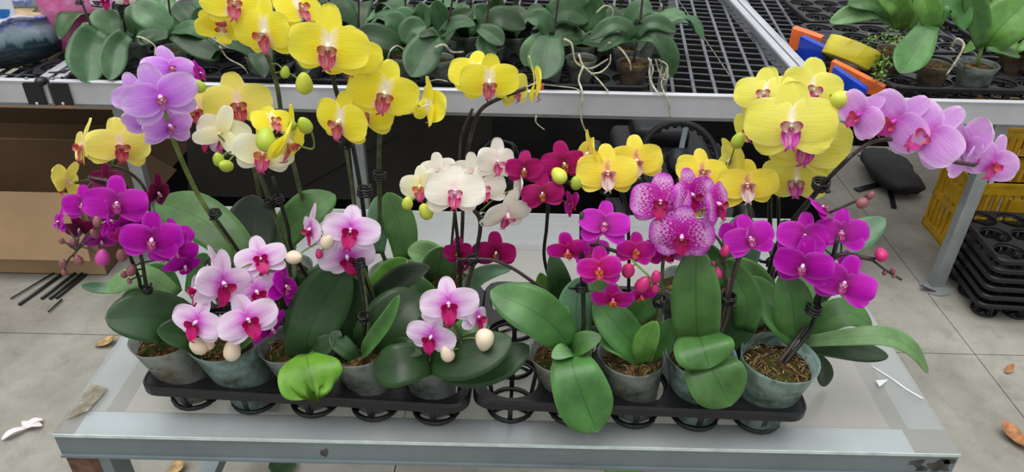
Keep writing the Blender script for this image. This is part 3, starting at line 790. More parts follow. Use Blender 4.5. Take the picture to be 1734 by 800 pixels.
# 2 pale pink with ruby lip
p, top = plant('pale pink orchid with ruby lips in a cloudy green pot, second pot from the left', cellL(2, 1), (378, 598), .0585, ztop=.785, mat='g', chips=60, seed=2)
_, S1 = stem(p, [(400, 460, .9), (395, 520, .885), (385, 560, .885)], top, M_stemg)
bloom(p, S1, [(376, 480, 56, -.03, 36, -8, -4), (334, 546, 48, -.045, -30, -5, -24), (420, 542, 52, -.045, 14, -8, 20), (434, 494, 46, .0, 15, -5, 22), (442, 438, 44, .03, -5, 10, 18), (336, 488, 46, .0, -75, 10, 0),
              (372, 448, 40, .02, 60, 20, 10)],
      'pw', [(336, 586, 17, -.05, 'c', 30), (393, 593, 18, -.05, 'c', -10), (350, 580, 14, -.04, 'c', 30)], Y0=.9)
leaves(p, .9, [([(390, 600, .02), (410, 585, .0), (428, 575, -.02)], 26, 'mid', .6, .3)])
# 3 two magenta flowers, big leaf with a torn leaf
p, top = plant('orchid with a torn bright green leaf and two purple flowers facing right', cellL(3, 1), (500, 606), .048, mat='d', seed=3)
leaves(p, .9, [([(524, 612, 0), (520, 575, .0), (545, 515, .03), (588, 452, .05)], 96, 'dark', .85, .16, .5),
               ([(519, 600, -.03), (524, 630, -.068), (536, 676, -.095)], 108, 'bright', .8, .2, .26, True),
               ([(515, 600, .0), (540, 592, -.01), (565, 570, -.0)], 40, 'dark', .6, .3)])
_, S1 = stem(p, [(470, 480, .95), (478, 540, .93), (490, 580, .91)], top, M_stemd)
bloom(p, S1, [(482, 486, 40, -.02, 62, 5, -10), (458, 556, 42, -.06, 62, -30, 20)], 'mag', [], Y0=.94, pm=M_stemd)
# 4 pale pink on a high stake
p, top = plant('pale pink orchid on a black stake above dark folded leaves in the left tray', cellL(4, 1), (620, 614), .048, mat='d', seed=4)
leaves(p, .89, [([(612, 608, .01), (625, 588, -.01), (655, 545, -.02), (676, 500, -.01)], 34, 'mid', .6, .7, .6),
                ([(622, 606, .03), (640, 570, .02), (680, 525, .04), (716, 500, .07)], 92, 'dark', .8, .2, .6),
                ([(605, 612, .0), (590, 595, .0), (570, 575, .01), (575, 560, .02)], 34, 'dark', .6, .3),
                ([(640, 606, -.01), (680, 590, -.03), (715, 600, -.04)], 40, 'dark', .6, .2),
                ([(605, 590, .04), (590, 540, .05), (600, 470, .07)], 60, 'dark', .8, .2)])
_, S1 = stem(p, [(570, 405, .95), (590, 420, .95), (608, 450, .94), (618, 500, .92), (624, 560, .9)], top, M_stem)
stem(p, [(602, 440, .935), (612, 490, .92), (618, 545, .905)], top, M_stake, .003, name='stake')
clip(p, 608, 446, .93); clip(p, 617, 537, .9)
bloom(p, S1, [(593, 390, 50, -.02, 8, 8, -6), (588, 434, 48, .0, -12, -18, 16), (528, 388, 42, .0, -68, 0, 0), (600, 425, 36, .02, 30, -20, 0)], 'pw',
      [(499, 436, 15, -.01, 'c', 75), (555, 408, 15, -.03, 'c', 10), (540, 430, 8, -.01, 'm')], Y0=.94)
# 5 small pale pink, low
p, top = plant('short pale pink orchid with peach buds between round dark leaves', cellL(5, 1), (738, 632), .048, mat='d', seed=5)
leaves(p, .865, [([(727, 610, -.01), (700, 613, -.025), (670, 620, -.035), (632, 627, -.025)], 74, 'dark', .8, .12, .7),
                 ([(728, 612, .0), (770, 612, -.03), (820, 595, -.03), (866, 572, -.01)], 74, 'dark', .75, .14, .55),
                 ([(735, 615, .03), (790, 628, .0), (850, 612, .0), (897, 586, .02)], 66, 'dark', .75, .14, .55),
                 ([(748, 612, .04), (790, 560, .05), (830, 555, .06)], 44, 'mid', .6, .2)])
_, S1 = stem(p, [(742, 530, .87), (765, 545, .86), (781, 575, .85), (779, 610, .85), (765, 625, .86)], top, M_stem)
bloom(p, S1, [(759, 515, 52, -.02, 2, -8, -3), (731, 570, 44, -.02, -30, -15, -24), (808, 538, 40, .0, 55, 5, -15)], 'pw',
      [(820, 577, 20, -.03, 'c', 170), (757, 599, 15, -.03, 'c', 20), (776, 630, 13, -.03, 'c', 0)], Y0=.865)

# ---------- left tray, middle and back rows
Ym = cellL(3, 2).y; Yb = cellL(3, 3).y; print('rows', cellL(3, 1).y, Ym, Yb)
# lavender double
p, top = plant('tall lavender double orchid on a green stem at the upper left', cellL(2, 2), mat='d', chips=0, seed=6)
leaves(p, 1.02, [([(415, 440, .0), (385, 405, .02), (330, 365, .06), (264, 340, .1)], 84, 'mid', .6, .14, .6),
                 ([(420, 455, .02), (425, 400, .06), (428, 330, .1)], 84, 'deep', .7, .15, .6),
                 ([(420, 500, .0), (380, 470, .0), (350, 440, .02)], 60, 'dark', .6, .2),
                 ([(430, 500, .0), (470, 470, -.0), (500, 450, .02)], 60, 'dark', .6, .2)])
_, S1 = stem(p, [(278, 190, 1.0), (302, 258, 1.01), (330, 320, 1.02), (360, 370, 1.02), (398, 425, 1.02), (425, 480, 1.02)], top, M_stemg, .0038)
stem(p, [(360, 372, 1.01), (400, 430, 1.01), (425, 480, 1.015)], top, M_stake, .003, name='stake', off=(.006, 0, 0))
clip(p, 364, 362, 1.01)
bloom(p, S1, [(272, 165, 64, -.04, 0, 0, 22), (288, 116, 46, .03, 15, 30, 8), (286, 213, 48, .0, 22, -10, 10), (258, 208, 46, .02, -15, -25, -10), (232, 160, 44, .02, -20, 5, 30), (338, 124, 24, .04, 75, 20, 0, 'mag')],
      'lav', [(335, 145, 13, -.01, 'g', 40)], Y0=1.0)
# yellow far left
p, top = plant('soft yellow orchid with crimson lip behind the magenta spray at far left', cellL(1, 3), mat='d', chips=0, seed=7)
leaves(p, Yb, [([(300, 500, 0), (270, 470, .0), (250, 450, .0)], 50, 'mid', .5, .2), ([(320, 500, 0), (340, 460, .0), (350, 430, .0)], 50, 'mid', .5, .2)])
_, S1 = stem(p, [(128, 310, 1.08), (170, 300, 1.09), (190, 282, 1.1), (225, 297, 1.12), (250, 330, 1.13), (270, 400, 1.13)], top, M_stemd)
bloom(p, S1, [(203, 247, 50, -.02, 8, 0, 0), (142, 246, 48, .0, -72, 0, 8), (113, 308, 38, -.02, -125, 10, 25)], 'yelc', [], Y0=1.08)
# soft yellow centre left
p, top = plant('soft yellow orchid with crimson lip just right of the lavender one', cellL(2, 3), mat='d', chips=0, seed=8)
_, S1 = stem(p, [(340, 200, 1.15), (400, 215, 1.14), (425, 270, 1.14), (440, 340, 1.14), (445, 420, 1.13)], top, M_stem)
bloom(p, S1, [(402, 176, 56, -.02, -3, 0, 0), (334, 184, 46, .02, -12, -5, 0)], 'yelc', [], Y0=1.1)
leaves(p, Yb, [([(420, 480, 0), (400, 440, .0), (380, 400, .02)], 50, 'dark', .5, .2), ([(425, 480, 0), (450, 440, .0), (470, 400, .02)], 50, 'dark', .5, .2)])
# ivory with yellow
p, top = plant('ivory orchid with coral lip and green buds beside the lavender bloom', cellL(3, 2), mat='d', chips=0, seed=9)
leaves(p, Ym, [([(500, 520, 0), (480, 480, .0), (455, 450, .02)], 60, 'dark', .6, .2), ([(505, 520, 0), (540, 480, .02), (560, 450, .04)], 60, 'dark', .6, .2)])
_, S1 = stem(p, [(375, 262, 1.03), (420, 260, 1.02), (445, 310, 1.02), (465, 365, 1.02), (485, 425, 1.02), (500, 490, 1.02)], top, M_stem, .0036)
stem(p, [(455, 300, 1.01), (480, 380, 1.01), (492, 430, 1.01)], top, M_stake, .0032, name='stake', off=(.006, 0, 0))
clip(p, 456, 345, 1.0); clip(p, 470, 338, 1.0)
bloom(p, S1, [(376, 224, 48, .03, 148, 0, 15), (352, 236, 32, .04, -50, 0, 0, 'pw'), (446, 258, 50, .0, -10, -12, 0), (486, 238, 62, -.03, 72, -22, -12, 'yel'), (462, 206, 40, .02, 30, 40, 0, 'yel')],
      'wy', [(370, 270, 12, -.02, 'g'), (382, 281, 13, -.03, 'g', 60), (450, 236, 20, -.05, 'g', 40), (494, 213, 11, -.02, 'g', 70), (516, 212, 15, -.02, 'g', 0)], Y0=1.0)
stem(p, [(500, 245, .99), (530, 252, 1.0), (528, 225, 1.0), (516, 214, .98)], None, M_stemg, .0016, name='side_branch')
# tall yellow, left
p, top = plant('tall yellow orchid at the top of the picture with two green buds below it', cellL(3, 3), mat='d', chips=0, seed=10)
leaves(p, Yb, [([(455, 425, 0), (490, 385, .0), (530, 350, .0), (568, 330, .03)], 74, 'mid', .55, .15, .6), ([(450, 440, 0), (470, 420, .0), (480, 400, .03)], 60, 'mid', .55, .15, .6)])
_, S1 = stem(p, [(400, 20, 1.15), (435, 70, 1.13), (455, 100, 1.13), (470, 150, 1.13), (478, 200, 1.13), (500, 290, 1.13), (518, 350, 1.13)], top, M_stem, .0038)
bloom(p, S1, [(395, 4, 52, .0, 0, 5, 0), (376, 46, 42, .03, -5, -30, 180), (450, 54, 60, -.02, -42, 0, -8), (506, 14, 50, .02, 38, 40, 0), (490, 62, 34, .03, 0, -10, 0, 'yelc')],
      'yel', [(483, 122, 10, -.02, 'g'), (515, 141, 18, -.03, 'y')], Y0=1.1)
# tall yellow, centre
p, top = plant('largest bright yellow orchid with red striped lips at top centre left', cellL(4, 2), mat='d', chips=0, seed=11)
leaves(p, Ym, [([(610, 540, .02), (650, 500, .0), (690, 470, -.02), (728, 452, -.02)], 60, 'deep', .5, .4, .6), ([(620, 530, .04), (650, 480, .04), (690, 440, .03)], 54, 'grass', .5, .5, .6)])
_, S1 = stem(p, [(560, 90, 1.07), (566, 140, 1.07), (580, 190, 1.07), (598, 250, 1.06), (612, 330, 1.05), (620, 400, 1.05), (622, 480, 1.03)], top, M_stake, .0036)
stem(p, [(590, 240, 1.05), (604, 330, 1.045), (612, 420, 1.04)], top, M_stem, .003, name='stake', off=(-.006, 0, 0))
clip(p, 587, 240, 1.04, .014); clip(p, 618, 325, 1.03, .014)
bloom(p, S1, [(556, 78, 68, -.03, 0, 0, -5), (594, 97, 54, .01, 18, -5, 0), (577, 205, 56, -.02, -48, -12, -22)], 'yel', [], Y0=1.05)
# tall yellow, right
p, top = plant('bright yellow orchid facing the camera at centre left with a brown stem', cellL(4, 3), mat='d', chips=0, seed=12)
leaves(p, Yb, [([(640, 430, .0), (640, 380, .02), (640, 332, .05)], 36, 'blue', .7, .2, .6), ([(685, 440, 0), (680, 390, .02), (655, 326, .05)], 56, 'mid', .7, .15, .6)])
_, S1 = stem(p, [(700, 185, 1.13), (660, 190, 1.13), (645, 220, 1.13), (642, 270, 1.13), (643, 340, 1.13), (645, 420, 1.13)], top, M_stem, .004)
clip(p, 643, 298, 1.12, .013)
bloom(p, S1, [(650, 158, 60, -.02, 2, 0, -12), (619, 188, 52, .01, -12, -8, -5), (726, 178, 50, .0, 108, 0, 10)], 'yel', [], Y0=1.1)
# yellow over the bench
p, top = plant('yellow orchid blooming just above the bench rail near the middle', cellL(5, 3), mat='d', chips=0, seed=13)
_, S1 = stem(p, [(890, 150, 1.12), (850, 165, 1.13), (815, 185, 1.14), (800, 220, 1.15), (790, 270, 1.15), (785, 330, 1.14), (780, 430, 1.13)], top, M_stemd, .0035)
stem(p, [(806, 185, 1.14), (788, 230, 1.15), (783, 280, 1.14)], top, M_stemd, .0026, name='stake', off=(-.006, 0, 0))
bloom(p, S1, [(828, 138, 50, -.02, 12, -5, 0), (803, 126, 44, .02, -10, 5, 0), (872, 150, 38, .03, 55, 0, 0, 'yelp'), (906, 142, 48, .0, 98, 0, 0)], 'yel', [], Y0=1.12)
leaves(p, Yb, [([(735, 480, .0), (740, 450, .0), (715, 430, .0), (690, 424, .0)], 56, 'light', .6, .2, .7), ([(740, 480, -.0), (745, 450, -.02), (748, 418, -.03)], 60, 'light', .8, .15, .7)])
# cream
p, top = plant('cream white orchid with cerise lips and lime buds in the middle of the table', cellL(5, 2), mat='d', chips=0, seed=14)
leaves(p, Ym, [([(740, 560, .0), (715, 500, .0), (690, 470, .01)], 52, 'mid', .6, .2), ([(770, 540, .02), (800, 480, .02), (835, 460, .02), (866, 456, .02)], 34, 'blue', .5, .3, .6), ([(745, 560, 0), (690, 540, 0), (660, 500, 0)], 50, 'dark', .6, .2)])
_, S1 = stem(p, [(725, 335, 1.02), (780, 345, 1.02), (812, 370, 1.02), (808, 420, 1.02), (795, 470, 1.01), (780, 520, 1.0)], top, M_stemd, .0035)
stem(p, [(770, 360, 1.01), (776, 420, 1.01), (778, 500, 1.0)], top, M_stake, .003, name='stake')
clip(p, 822, 372, 1.0); clip(p, 800, 440, 1.0)
bloom(p, S1, [(769, 325, 52, -.03, 4, 0, 0), (712, 316, 38, .0, -25, -5, 0, 'wy'), (818, 318, 42, .02, 22, 0, 0), (842, 274, 40, .03, 32, 0, -12), (742, 288, 32, .04, 170, 0, 0), (798, 290, 34, .05, 165, 0, 0), (858, 362, 48, .0, 35, -30, 0),
              (880, 318, 38, .03, 95, 0, 0)], 'cream', [(690, 344, 12, -.03, 'y'), (721, 358, 15, -.03, 'y', 20)], Y0=1.0)

# ---------- right tray
Yf2 = cellR(3, 1).y; Ym2 = cellR(3, 2).y; Yb2 = cellR(3, 3).y; print('rowsR', Yf2, Ym2, Yb2)
# R2 small magenta
p, top = plant('small cerise orchid cluster on a black stake with a long drooping front leaf', cellR(2, 1), (963, 604), .05, mat='w', seed=21)
leaves(p, .9, [([(966, 592, .0), (945, 560, -.01), (900, 525, -.02), (830, 493, .01)], 84, 'mid', .75, .16, .5),
               ([(966, 600, -.02), (973, 632, -.062), (992, 685, -.085), (1012, 732, -.095)], 98, 'mid', .85, .16, .55),
               ([(965, 600, .0), (985, 582, -.02), (1018, 570, -.02)], 40, 'mid', .6, .25), ([(970, 598, -.01), (955, 595, -.03), (934, 606, -.04)], 30, 'light', .5, .25),
               ([(985, 580, .03), (975, 530, .04), (985, 470, .06)], 62, 'blue', .75, .15), ([(960, 590, .02), (945, 555, .03), (960, 520, .04)], 40, 'grass', .7, .2)])
_, S1 = stem(p, [(1080, 440, .94), (1040, 425, .93), (1000, 415, .93), (988, 440, .92), (987, 500, .91), (986, 560, .9)], top, M_stemd, .003)
stem(p, [(985, 360, .93), (985, 440, .915), (988, 520, .9), (985, 565, .9)], top, M_stake, .0034, name='stake')
clip(p, 985, 488, .9)
bloom(p, S1, [(1023, 380, 44, .0, 10, 25, 0, 'mag'), (962, 424, 38, .0, -15, -35, 0), (1015, 456, 40, -.03, -10, -10, 5), (1038, 506, 38, -.03, 5, -45, 0), (1076, 424, 34, .01, 15, -10, 0), (1098, 432, 30, .02, 20, -30, 0), (1085, 500, 30, -.02, 30, -50, 0),
              (1000, 425, 34, .02, -30, 10, 0, 'mag')],
      'smag', [(1064, 458, 14, -.02, 'm'), (1088, 482, 15, -.02, 'm', 20), (1111, 469, 11, -.02, 'm'), (1109, 488, 9, -.02, 'm')], Y0=.92)
stem(p, [(1070, 440, .92), (1085, 455, .91), (1100, 470, .9), (1106, 486, .9)], None, M_stemg, .0016, name='side_branch')
# R3 spotted
p, top = plant('white orchid heavily spotted with magenta, in the centre of the right tray', cellR(3, 1), (1085, 624), .053, mat='d', chips=70, seed=22)
leaves(p, .9, [([(1095, 612, .0), (1078, 590, .0), (1040, 545, .01), (1008, 505, .04)], 66, 'mid', .75, .15, .6), ([(1092, 616, -.01), (1092, 585, -.02), (1112, 545, -.02)], 42, 'grass', .75, .3, .6),
               ([(1085, 610, .02), (1050, 585, .0), (1015, 580, .0)], 44, 'mid', .6, .2), ([(1100, 610, .02), (1125, 570, .02), (1140, 540, .03)], 40, 'mid', .6, .2)])
_, S1 = stem(p, [(1200, 370, .96), (1160, 380, .96), (1135, 400, .95), (1122, 450, .94), (1122, 520, .92), (1105, 575, .9)], top, M_stem)
stem(p, [(1118, 500, .92), (1108, 550, .905), (1102, 590, .9)], top, M_stem, .0026, name='stake', off=(.004, 0, 0))
clip(p, 1118, 510, .91, .013)
bloom(p, S1, [(1118, 342, 52, .0, 0, 0, 0), (1170, 330, 48, .01, 38, 0, 5), (1213, 346, 52, -.01, 58, 0, 8), (1155, 400, 54, -.03, 5, -15, 0), (1132, 428, 38, .0, -10, -45, 0)], 'spot', [], Y0=.94)
# R4 single magenta with the tall upright leaf
p, top = plant('single magenta flower on a brown stem beside a tall broad upright leaf', cellR(4, 1), (1204, 598), .056, ztop=.785, mat='g', chips=60, seed=23)
leaves(p, .91, [([(1184, 600, .0), (1180, 560, -.01), (1178, 490, .0), (1180, 418, .03)], 84, 'mid', .9, .12, .75), ([(1184, 570, -.03), (1192, 592, -.065), (1202, 624, -.08)], 102, 'mid', .7, .16, .7),
                ([(1200, 596, -.03), (1208, 630, -.075), (1238, 688, -.098)], 102, 'mid', .75, .16, .5), ([(1225, 590, .03), (1250, 555, .04), (1270, 500, .06)], 60, 'dark', .7, .3),
                ([(1260, 560, .03), (1265, 510, .03), (1230, 440, .05)], 54, 'mid', .8, .2, .6)])
_, S1 = stem(p, [(1266, 412, .94), (1250, 440, .93), (1236, 490, .92), (1226, 550, .91)], top, M_stemd, .004)
stem(p, [(1240, 470, .915), (1222, 555, .905)], top, M_stemd, .003, name='stake', off=(-.004, 0, 0))
clip(p, 1234, 506, .91, .013)
bloom(p, S1, [(1270, 404, 44, -.01, 22, 10, 8), (1242, 396, 30, .01, -45, 15, 0)], 'mag', [(1228, 425, 10, -.02, 'm'), (1215, 463, 10, -.02, 'm'), (1208, 446, 4, -.02, 'm')], Y0=.94, pm=M_stemd)
stem(p, [(1190, 380, .94), (1222, 415, .93), (1228, 470, .92), (1232, 495, .915)], None, M_stemd, .0022, name='side_branch')
# R5 magenta
p, top = plant('magenta orchid leaning right in the largest green pot, rightmost of the table', cellR(5, 1), (1337, 594), .0605, ztop=.785, mat='g', chips=110, seed=24)
leaves(p, .94, [([(1350, 575, .0), (1345, 540, -.01), (1340, 500, .0), (1325, 462, .02)], 66, 'mid', .8, .25, .6), ([(1345, 578, .0), (1318, 540, .0), (1295, 500, .03), (1270, 468, .05)], 50, 'mid', .7, .3, .6),
                ([(1355, 578, .02), (1400, 540, .02), (1440, 530, .02), (1478, 553, .02)], 56, 'mid', .45, .2, .6), ([(1358, 580, .0), (1430, 572, -.02), (1500, 570, -.03), (1545, 592, -.03), (1573, 632, -.02)], 38, 'light', .5, .2, .5),
                ([(1358, 585, .02), (1420, 590, .01), (1505, 604, .0)], 42, 'dark', .5, .2, .7), ([(1380, 600, .02), (1395, 625, .02), (1398, 655, .03)], 30, 'dark', .6, .2), ([(1370, 540, .1), (1415, 490, .1), (1450, 530, .1)], 14, 'mid', .5, .3)])
_, S1 = stem(p, [(1480, 440, .92), (1420, 432, .93), (1398, 470, .93), (1385, 500, .93), (1362, 555, .93)], top, M_stemd, .0036)
stem(p, [(1410, 400, .93), (1395, 460, .925), (1378, 515, .925), (1362, 560, .925)], top, M_stake, .0034, name='stake', off=(.006, -.004, 0))
clip(p, 1378, 525, .915, .014)
bloom(p, S1, [(1362, 400, 46, .01, 5, 5, 0), (1360, 450, 50, -.02, -5, -15, -15), (1425, 394, 44, .01, 8, 5, 0), (1430, 480, 52, -.04, 3, -5, -12), (1392, 352, 34, .03, 70, 50, 0), (1340, 420, 40, .02, -50, 0, 0), (1440, 442, 22, .01, 30, 30, 0)], 'mag',
      [(1492, 431, 13, -.01, 'm', 90), (1462, 343, 12, .0, 'b', 80), (1475, 331, 7, .0, 'b'), (1512, 458, 6, -.01, 'b'), (1514, 466, 5, -.01, 'b'), (1498, 462, 5, -.01, 'b')], Y0=.93, pm=M_stemd)
stem(p, [(1405, 360, .95), (1440, 345, .94), (1465, 333, .935), (1480, 325, .93)], None, M_stemd, .002, name='side_branch')
stem(p, [(1420, 432, .93), (1465, 435, .925), (1500, 458, .92), (1526, 474, .92)], None, M_stemd, .002, name='side_branch')
# crimson, two sprays
p, top = plant('deep crimson orchid with two sprays, flowers left and right of the cream one', cellR(2, 2), mat='d', chips=0, seed=25)
leaves(p, Ym2, [([(960, 560, .0), (955, 520, .0), (945, 470, .0), (935, 428, .02)], 44, 'dark', .8, .2, .6), ([(955, 550, .03), (925, 500, .04), (915, 462, .05)], 34, 'grass', .7, .2), ([(965, 555, .0), (1000, 510, .02), (1015, 470, .04)], 50, 'mid', .7, .2)])
_, S1 = stem(p, [(880, 300, 1.04), (925, 320, 1.05), (926, 380, 1.05), (922, 440, 1.05), (945, 510, 1.04)], top, M_stake, .003)
_, S2 = stem(p, [(775, 440, 1.0), (830, 440, 1.0), (868, 455, 1.0), (905, 480, 1.0), (940, 505, 1.02)], top, M_stemd, .003, name='flower_stem')
bloom(p, S1, [(888, 287, 34, .0, 0, 0, 0), (955, 278, 40, .03, 15, 5, 0), (919, 328, 36, -.02, 0, -5, 0), (968, 345, 26, -.01, 110, 10, -30, 'smag')], 'crim', [], Y0=1.03, pm=M_stemd)
bloom(p, S2, [(776, 428, 28, .02, -10, -10, 0), (840, 428, 36, .0, 5, -10, 0), (806, 436, 26, .03, 10, -30, 0), (785, 450, 22, .02, 60, -20, 0)], 'crim', [], Y0=1.03, pm=M_stemd)
# golden, middle
p, top = plant('golden yellow orchid with white lip right of the crimson one', cellR(3, 2), mat='d', chips=0, seed=26)
leaves(p, Ym2, [([(1060, 550, .0), (1030, 510, .0), (1000, 470, .02)], 60, 'mid', .7, .2), ([(1065, 550, .0), (1090, 520, .0), (1120, 490, .0)], 50, 'mid', .7, .2)])
_, S1 = stem(p, [(950, 305, 1.06), (985, 315, 1.06), (1040, 310, 1.06), (1060, 350, 1.06), (1065, 420, 1.05), (1065, 500, 1.04)], top, M_stake, .003)
bloom(p, S1, [(1028, 293, 52, -.02, 5, 0, 0), (1078, 272, 46, .02, 10, 0, 5), (998, 260, 42, .02, -75, 0, 5)], 'yspot', [(946, 297, 16, -.03, 'y', 80), (975, 310, 12, -.03, 'g')], Y0=1.05)
# golden, right
p, top = plant('golden yellow orchid peeping out behind the spotted magenta one', cellR(4, 3), mat='d', chips=0, seed=27)
leaves(p, Yb2, [([(1250, 470, .0), (1255, 420, .0), (1258, 362, .03)], 66, 'blue', .8, .2, .6), ([(1230, 480, .0), (1200, 440, .0), (1190, 410, .0)], 50, 'mid', .7, .2)])
_, S1 = stem(p, [(1190, 300, 1.13), (1240, 290, 1.13), (1262, 330, 1.13), (1262, 400, 1.13)], top, M_stem, .003)
bloom(p, S1, [(1265, 314, 50, -.03, 0, 0, -4), (1188, 292, 46, .0, 35, 15, 0), (1240, 268, 38, .02, 115, 10, 0, 'yelp'), (1192, 350, 32, .02, 10, -20, 0)], 'yspot', [(1250, 238, 14, -.02, 'g')], Y0=1.1)
# lemon
p, top = plant('big lemon yellow orchid with magenta lips beside the tape roll', cellR(5, 3), mat='d', chips=0, seed=28)
leaves(p, Yb2, [([(1330, 440, .0), (1380, 420, .0), (1440, 405, .0), (1500, 370, .02)], 58, 'blue', .75, .12, .5), ([(1320, 470, .0), (1340, 440, .0), (1300, 420, .0)], 40, 'dark', .6, .2)])
_, S1 = stem(p, [(1400, 165, 1.12), (1345, 180, 1.12), (1310, 230, 1.13), (1304, 320, 1.13), (1304, 400, 1.12), (1306, 470, 1.12)], top, M_stake, .0042)
stem(p, [(1318, 335, 1.1), (1318, 400, 1.1), (1312, 470, 1.1)], top, M_stake, .003, name='stake')
clip(p, 1310, 445, 1.1, .015)
bloom(p, S1, [(1340, 210, 74, -.04, 0, 5, 0), (1368, 240, 70, .0, 3, -5, -8), (1349, 302, 56, .0, 0, -12, -4), (1374, 150, 56, .03, 18, 18, -5), (1296, 158, 50, .03, -15, 18, 8), (1272, 218, 38, .03, -45, -5, 0)], 'yelp',
      [(1427, 168, 19, -.03, 'y', 75)], Y0=1.08)
# lavender pink, arching right
p, top = plant('lilac pink orchid arching far out to the right over the floor', cellR(5, 2), mat='d', chips=0, seed=29)
leaves(p, Ym2, [([(1310, 520, .0), (1280, 480, .0), (1230, 440, .02)], 56, 'mid', .75, .2, .6), ([(1315, 520, .0), (1360, 490, .02), (1400, 480, .04)], 50, 'mid', .6, .2), ([(1310, 530, 0), (1270, 530, 0), (1245, 545, 0)], 60, 'dark', .7, .2)])
_, S1 = stem(p, [(1650, 280, .99), (1600, 270, .99), (1540, 240, .99), (1480, 240, 1.0), (1430, 275, 1.01), (1385, 325, 1.02), (1335, 395, 1.03), (1308, 445, 1.03), (1308, 500, 1.02)], top, M_stemd, .0032)
stem(p, [(1443, 262, .995), (1385, 322, 1.005), (1325, 398, 1.015), (1305, 450, 1.02)], top, M_stake, .0036, name='stake')
clip(p, 1390, 312, 1.0, .015); clip(p, 1332, 385, 1.0, .013)
bloom(p, S1, [(1572, 228, 64, -.03, -10, 0, -55), (1516, 205, 58, .0, -15, 0, -58), (1456, 194, 46, .02, -25, 0, -50), (1638, 248, 58, .02, 122, 0, -25), (1680, 276, 50, .0, 38, -5, -15)], 'lavM', [], Y0=1.0, pm=M_stemd)

# =================================================================== ORCHIDS AND TRAYS ON THE BENCHES
def btray(px, py, label, nx=5, ny=3, rot=0):
    q = onz(px, py, BZ); return tray('bench_tray', Vector((q.x, q.y, BZ)), rot, label, nx, ny)
# trays along the bench
q = onz(1095, 137, BZ+.046)
def bench_tray_at(xr, y0, label, nx=5):       # right front corner
    return tray('bench_tray', Vector((xr-.105*nx/2-.0075, y0+.166, BZ+.0005)), 0, label, nx)
yF = BY+.06
xr = q.x
BTR = []
for k, nm in enumerate(('right end of the bench', 'middle right of the bench', 'middle left of the bench', 'left end of the bench')):
    BTR.append(bench_tray_at(xr-.575*k, yF, 'black tray of leafy orchids in front at the '+nm, 5 if k < 3 else 2))
for k, nm in enumerate(('right end of the bench', 'middle right of the bench', 'middle left of the bench', 'left end of the bench')):
    if k < 3: BTR.append(bench_tray_at(xr+.06-.575*k, yF+.375, 'black tray of leafy orchids in the rear row at the '+nm))
def bplant(px, Y, label, mat='d', r=.05, zt=.79, stemtop=None, chips=0, seed=0, h=None):
    X = at(px, 90, Y).x; c = Vector((X, Y, zt))
    p = empty('leafy_orchid', (X, Y, BZ), label, 'orchid', None); ORG[p.name] = Vector((X, Y, BZ))
    top = pot(p, c, zt, BZ+.009, r, mat, chips, seed+50)
    return p, top
def arch(p, top, az, L, wd, col, rise=.5, droop=.6, fold=.25):
    a = math.radians(az); d = Vector((math.cos(a), math.sin(a), 0)); b = top+d*.012
    pts = [b, b+d*L*.35+Vector((0, 0, L*rise*.5)), b+d*L*.7+Vector((0, 0, L*rise*.55)), b+d*L+Vector((0, 0, L*(rise*.5-droop*.5)))]
    return obj('leaf', leaf_geo(pts, wd, .1, fold, .5, 10, 6), LEAF[col], p)
def upright(p, top, dx=0, dy=0, hgt=.45, clipz=.12, mat=None):
    e = top+Vector((dx, dy, hgt)); P = [top, top.lerp(e, .5)+Vector((.01, 0, 0)), e]
    obj('flower_stem', tube(spline(P, 5), .004, 6, .003), mat or M_stemd, p)
    if clipz:
        clip(p, 0, 0, 1.0); o = COL.objects[-1] if False else bpy.data.objects[max((x.name for x in p.children if x.name.startswith('stake_clip')), key=len)]
        o.location = top.lerp(e, clipz/hgt)-org(p)
def pl(p, L):
    for pts, w, c, *r in L: leaf(p, pts, w, c, *r)
Y1 = yF+.07; Y2 = yF+.19; Y3 = yF+.33; Y4 = yF+.46
# explicit front-row plants (leaves placed as seen)
p, top = bplant(170, Y1, 'leafy orchid with wide drooping leaves beside the glazed pot on the bench', seed=1)
pl(p, [([(165, 50, Y1), (152, 78, Y1-.03), (148, 142, Y1-.135)], 70, 'bench', .75, .4, .6), ([(215, 58, Y1), (196, 82, Y1-.03), (186, 136, Y1-.135)], 46, 'bench', .75, .4, .6),
       ([(190, 62, Y1+.03), (182, 38, Y1+.05), (166, 14, Y1+.08)], 52, 'benchl', .7, .25), ([(160, 58, Y1+.03), (148, 50, Y1+.03), (136, 52, Y1+.03)], 26, 'benchl', .6, .25)])
upright(p, top, -.06, .02, .35, .16)
p, top = bplant(290, Y1+.03, 'leafy orchid with a dark leaf reaching right, left part of the bench', seed=2, chips=20)
pl(p, [([(292, 60, Y1), (335, 80, Y1-.03), (372, 100, Y1-.04)], 40, 'dark', .6, .2), ([(292, 52, Y1+.02), (325, 48, Y1), (350, 64, Y1)], 32, 'bench', .5, .3), ([(290, 54, Y1+.05), (258, 28, Y1+.05), (226, 6, Y1+.07)], 54, 'benchl', .7, .2),
       ([(285, 60, Y1), (255, 62, Y1), (235, 75, Y1-.03)], 34, 'dark', .5, .3)])
p, top = bplant(228, Y2, 'leafy orchid with upright grey green leaves behind the bench front row, left', seed=3)
pl(p, [([(228, 60, Y2), (232, 30, Y2+.02), (226, 5, Y2+.05)], 40, 'benchl', .8, .3), ([(230, 60, Y2), (205, 40, Y2), (190, 20, Y2)], 34, 'bench', .6, .3), ([(230, 55, Y2), (260, 40, Y2), (285, 38, Y2)], 34, 'bench', .6, .3)])
upright(p, top, -.05, .02, .35, .1)
p, top = bplant(350, Y2, 'leafy orchid partly hidden behind the tall yellow flowers, left bench', seed=4)
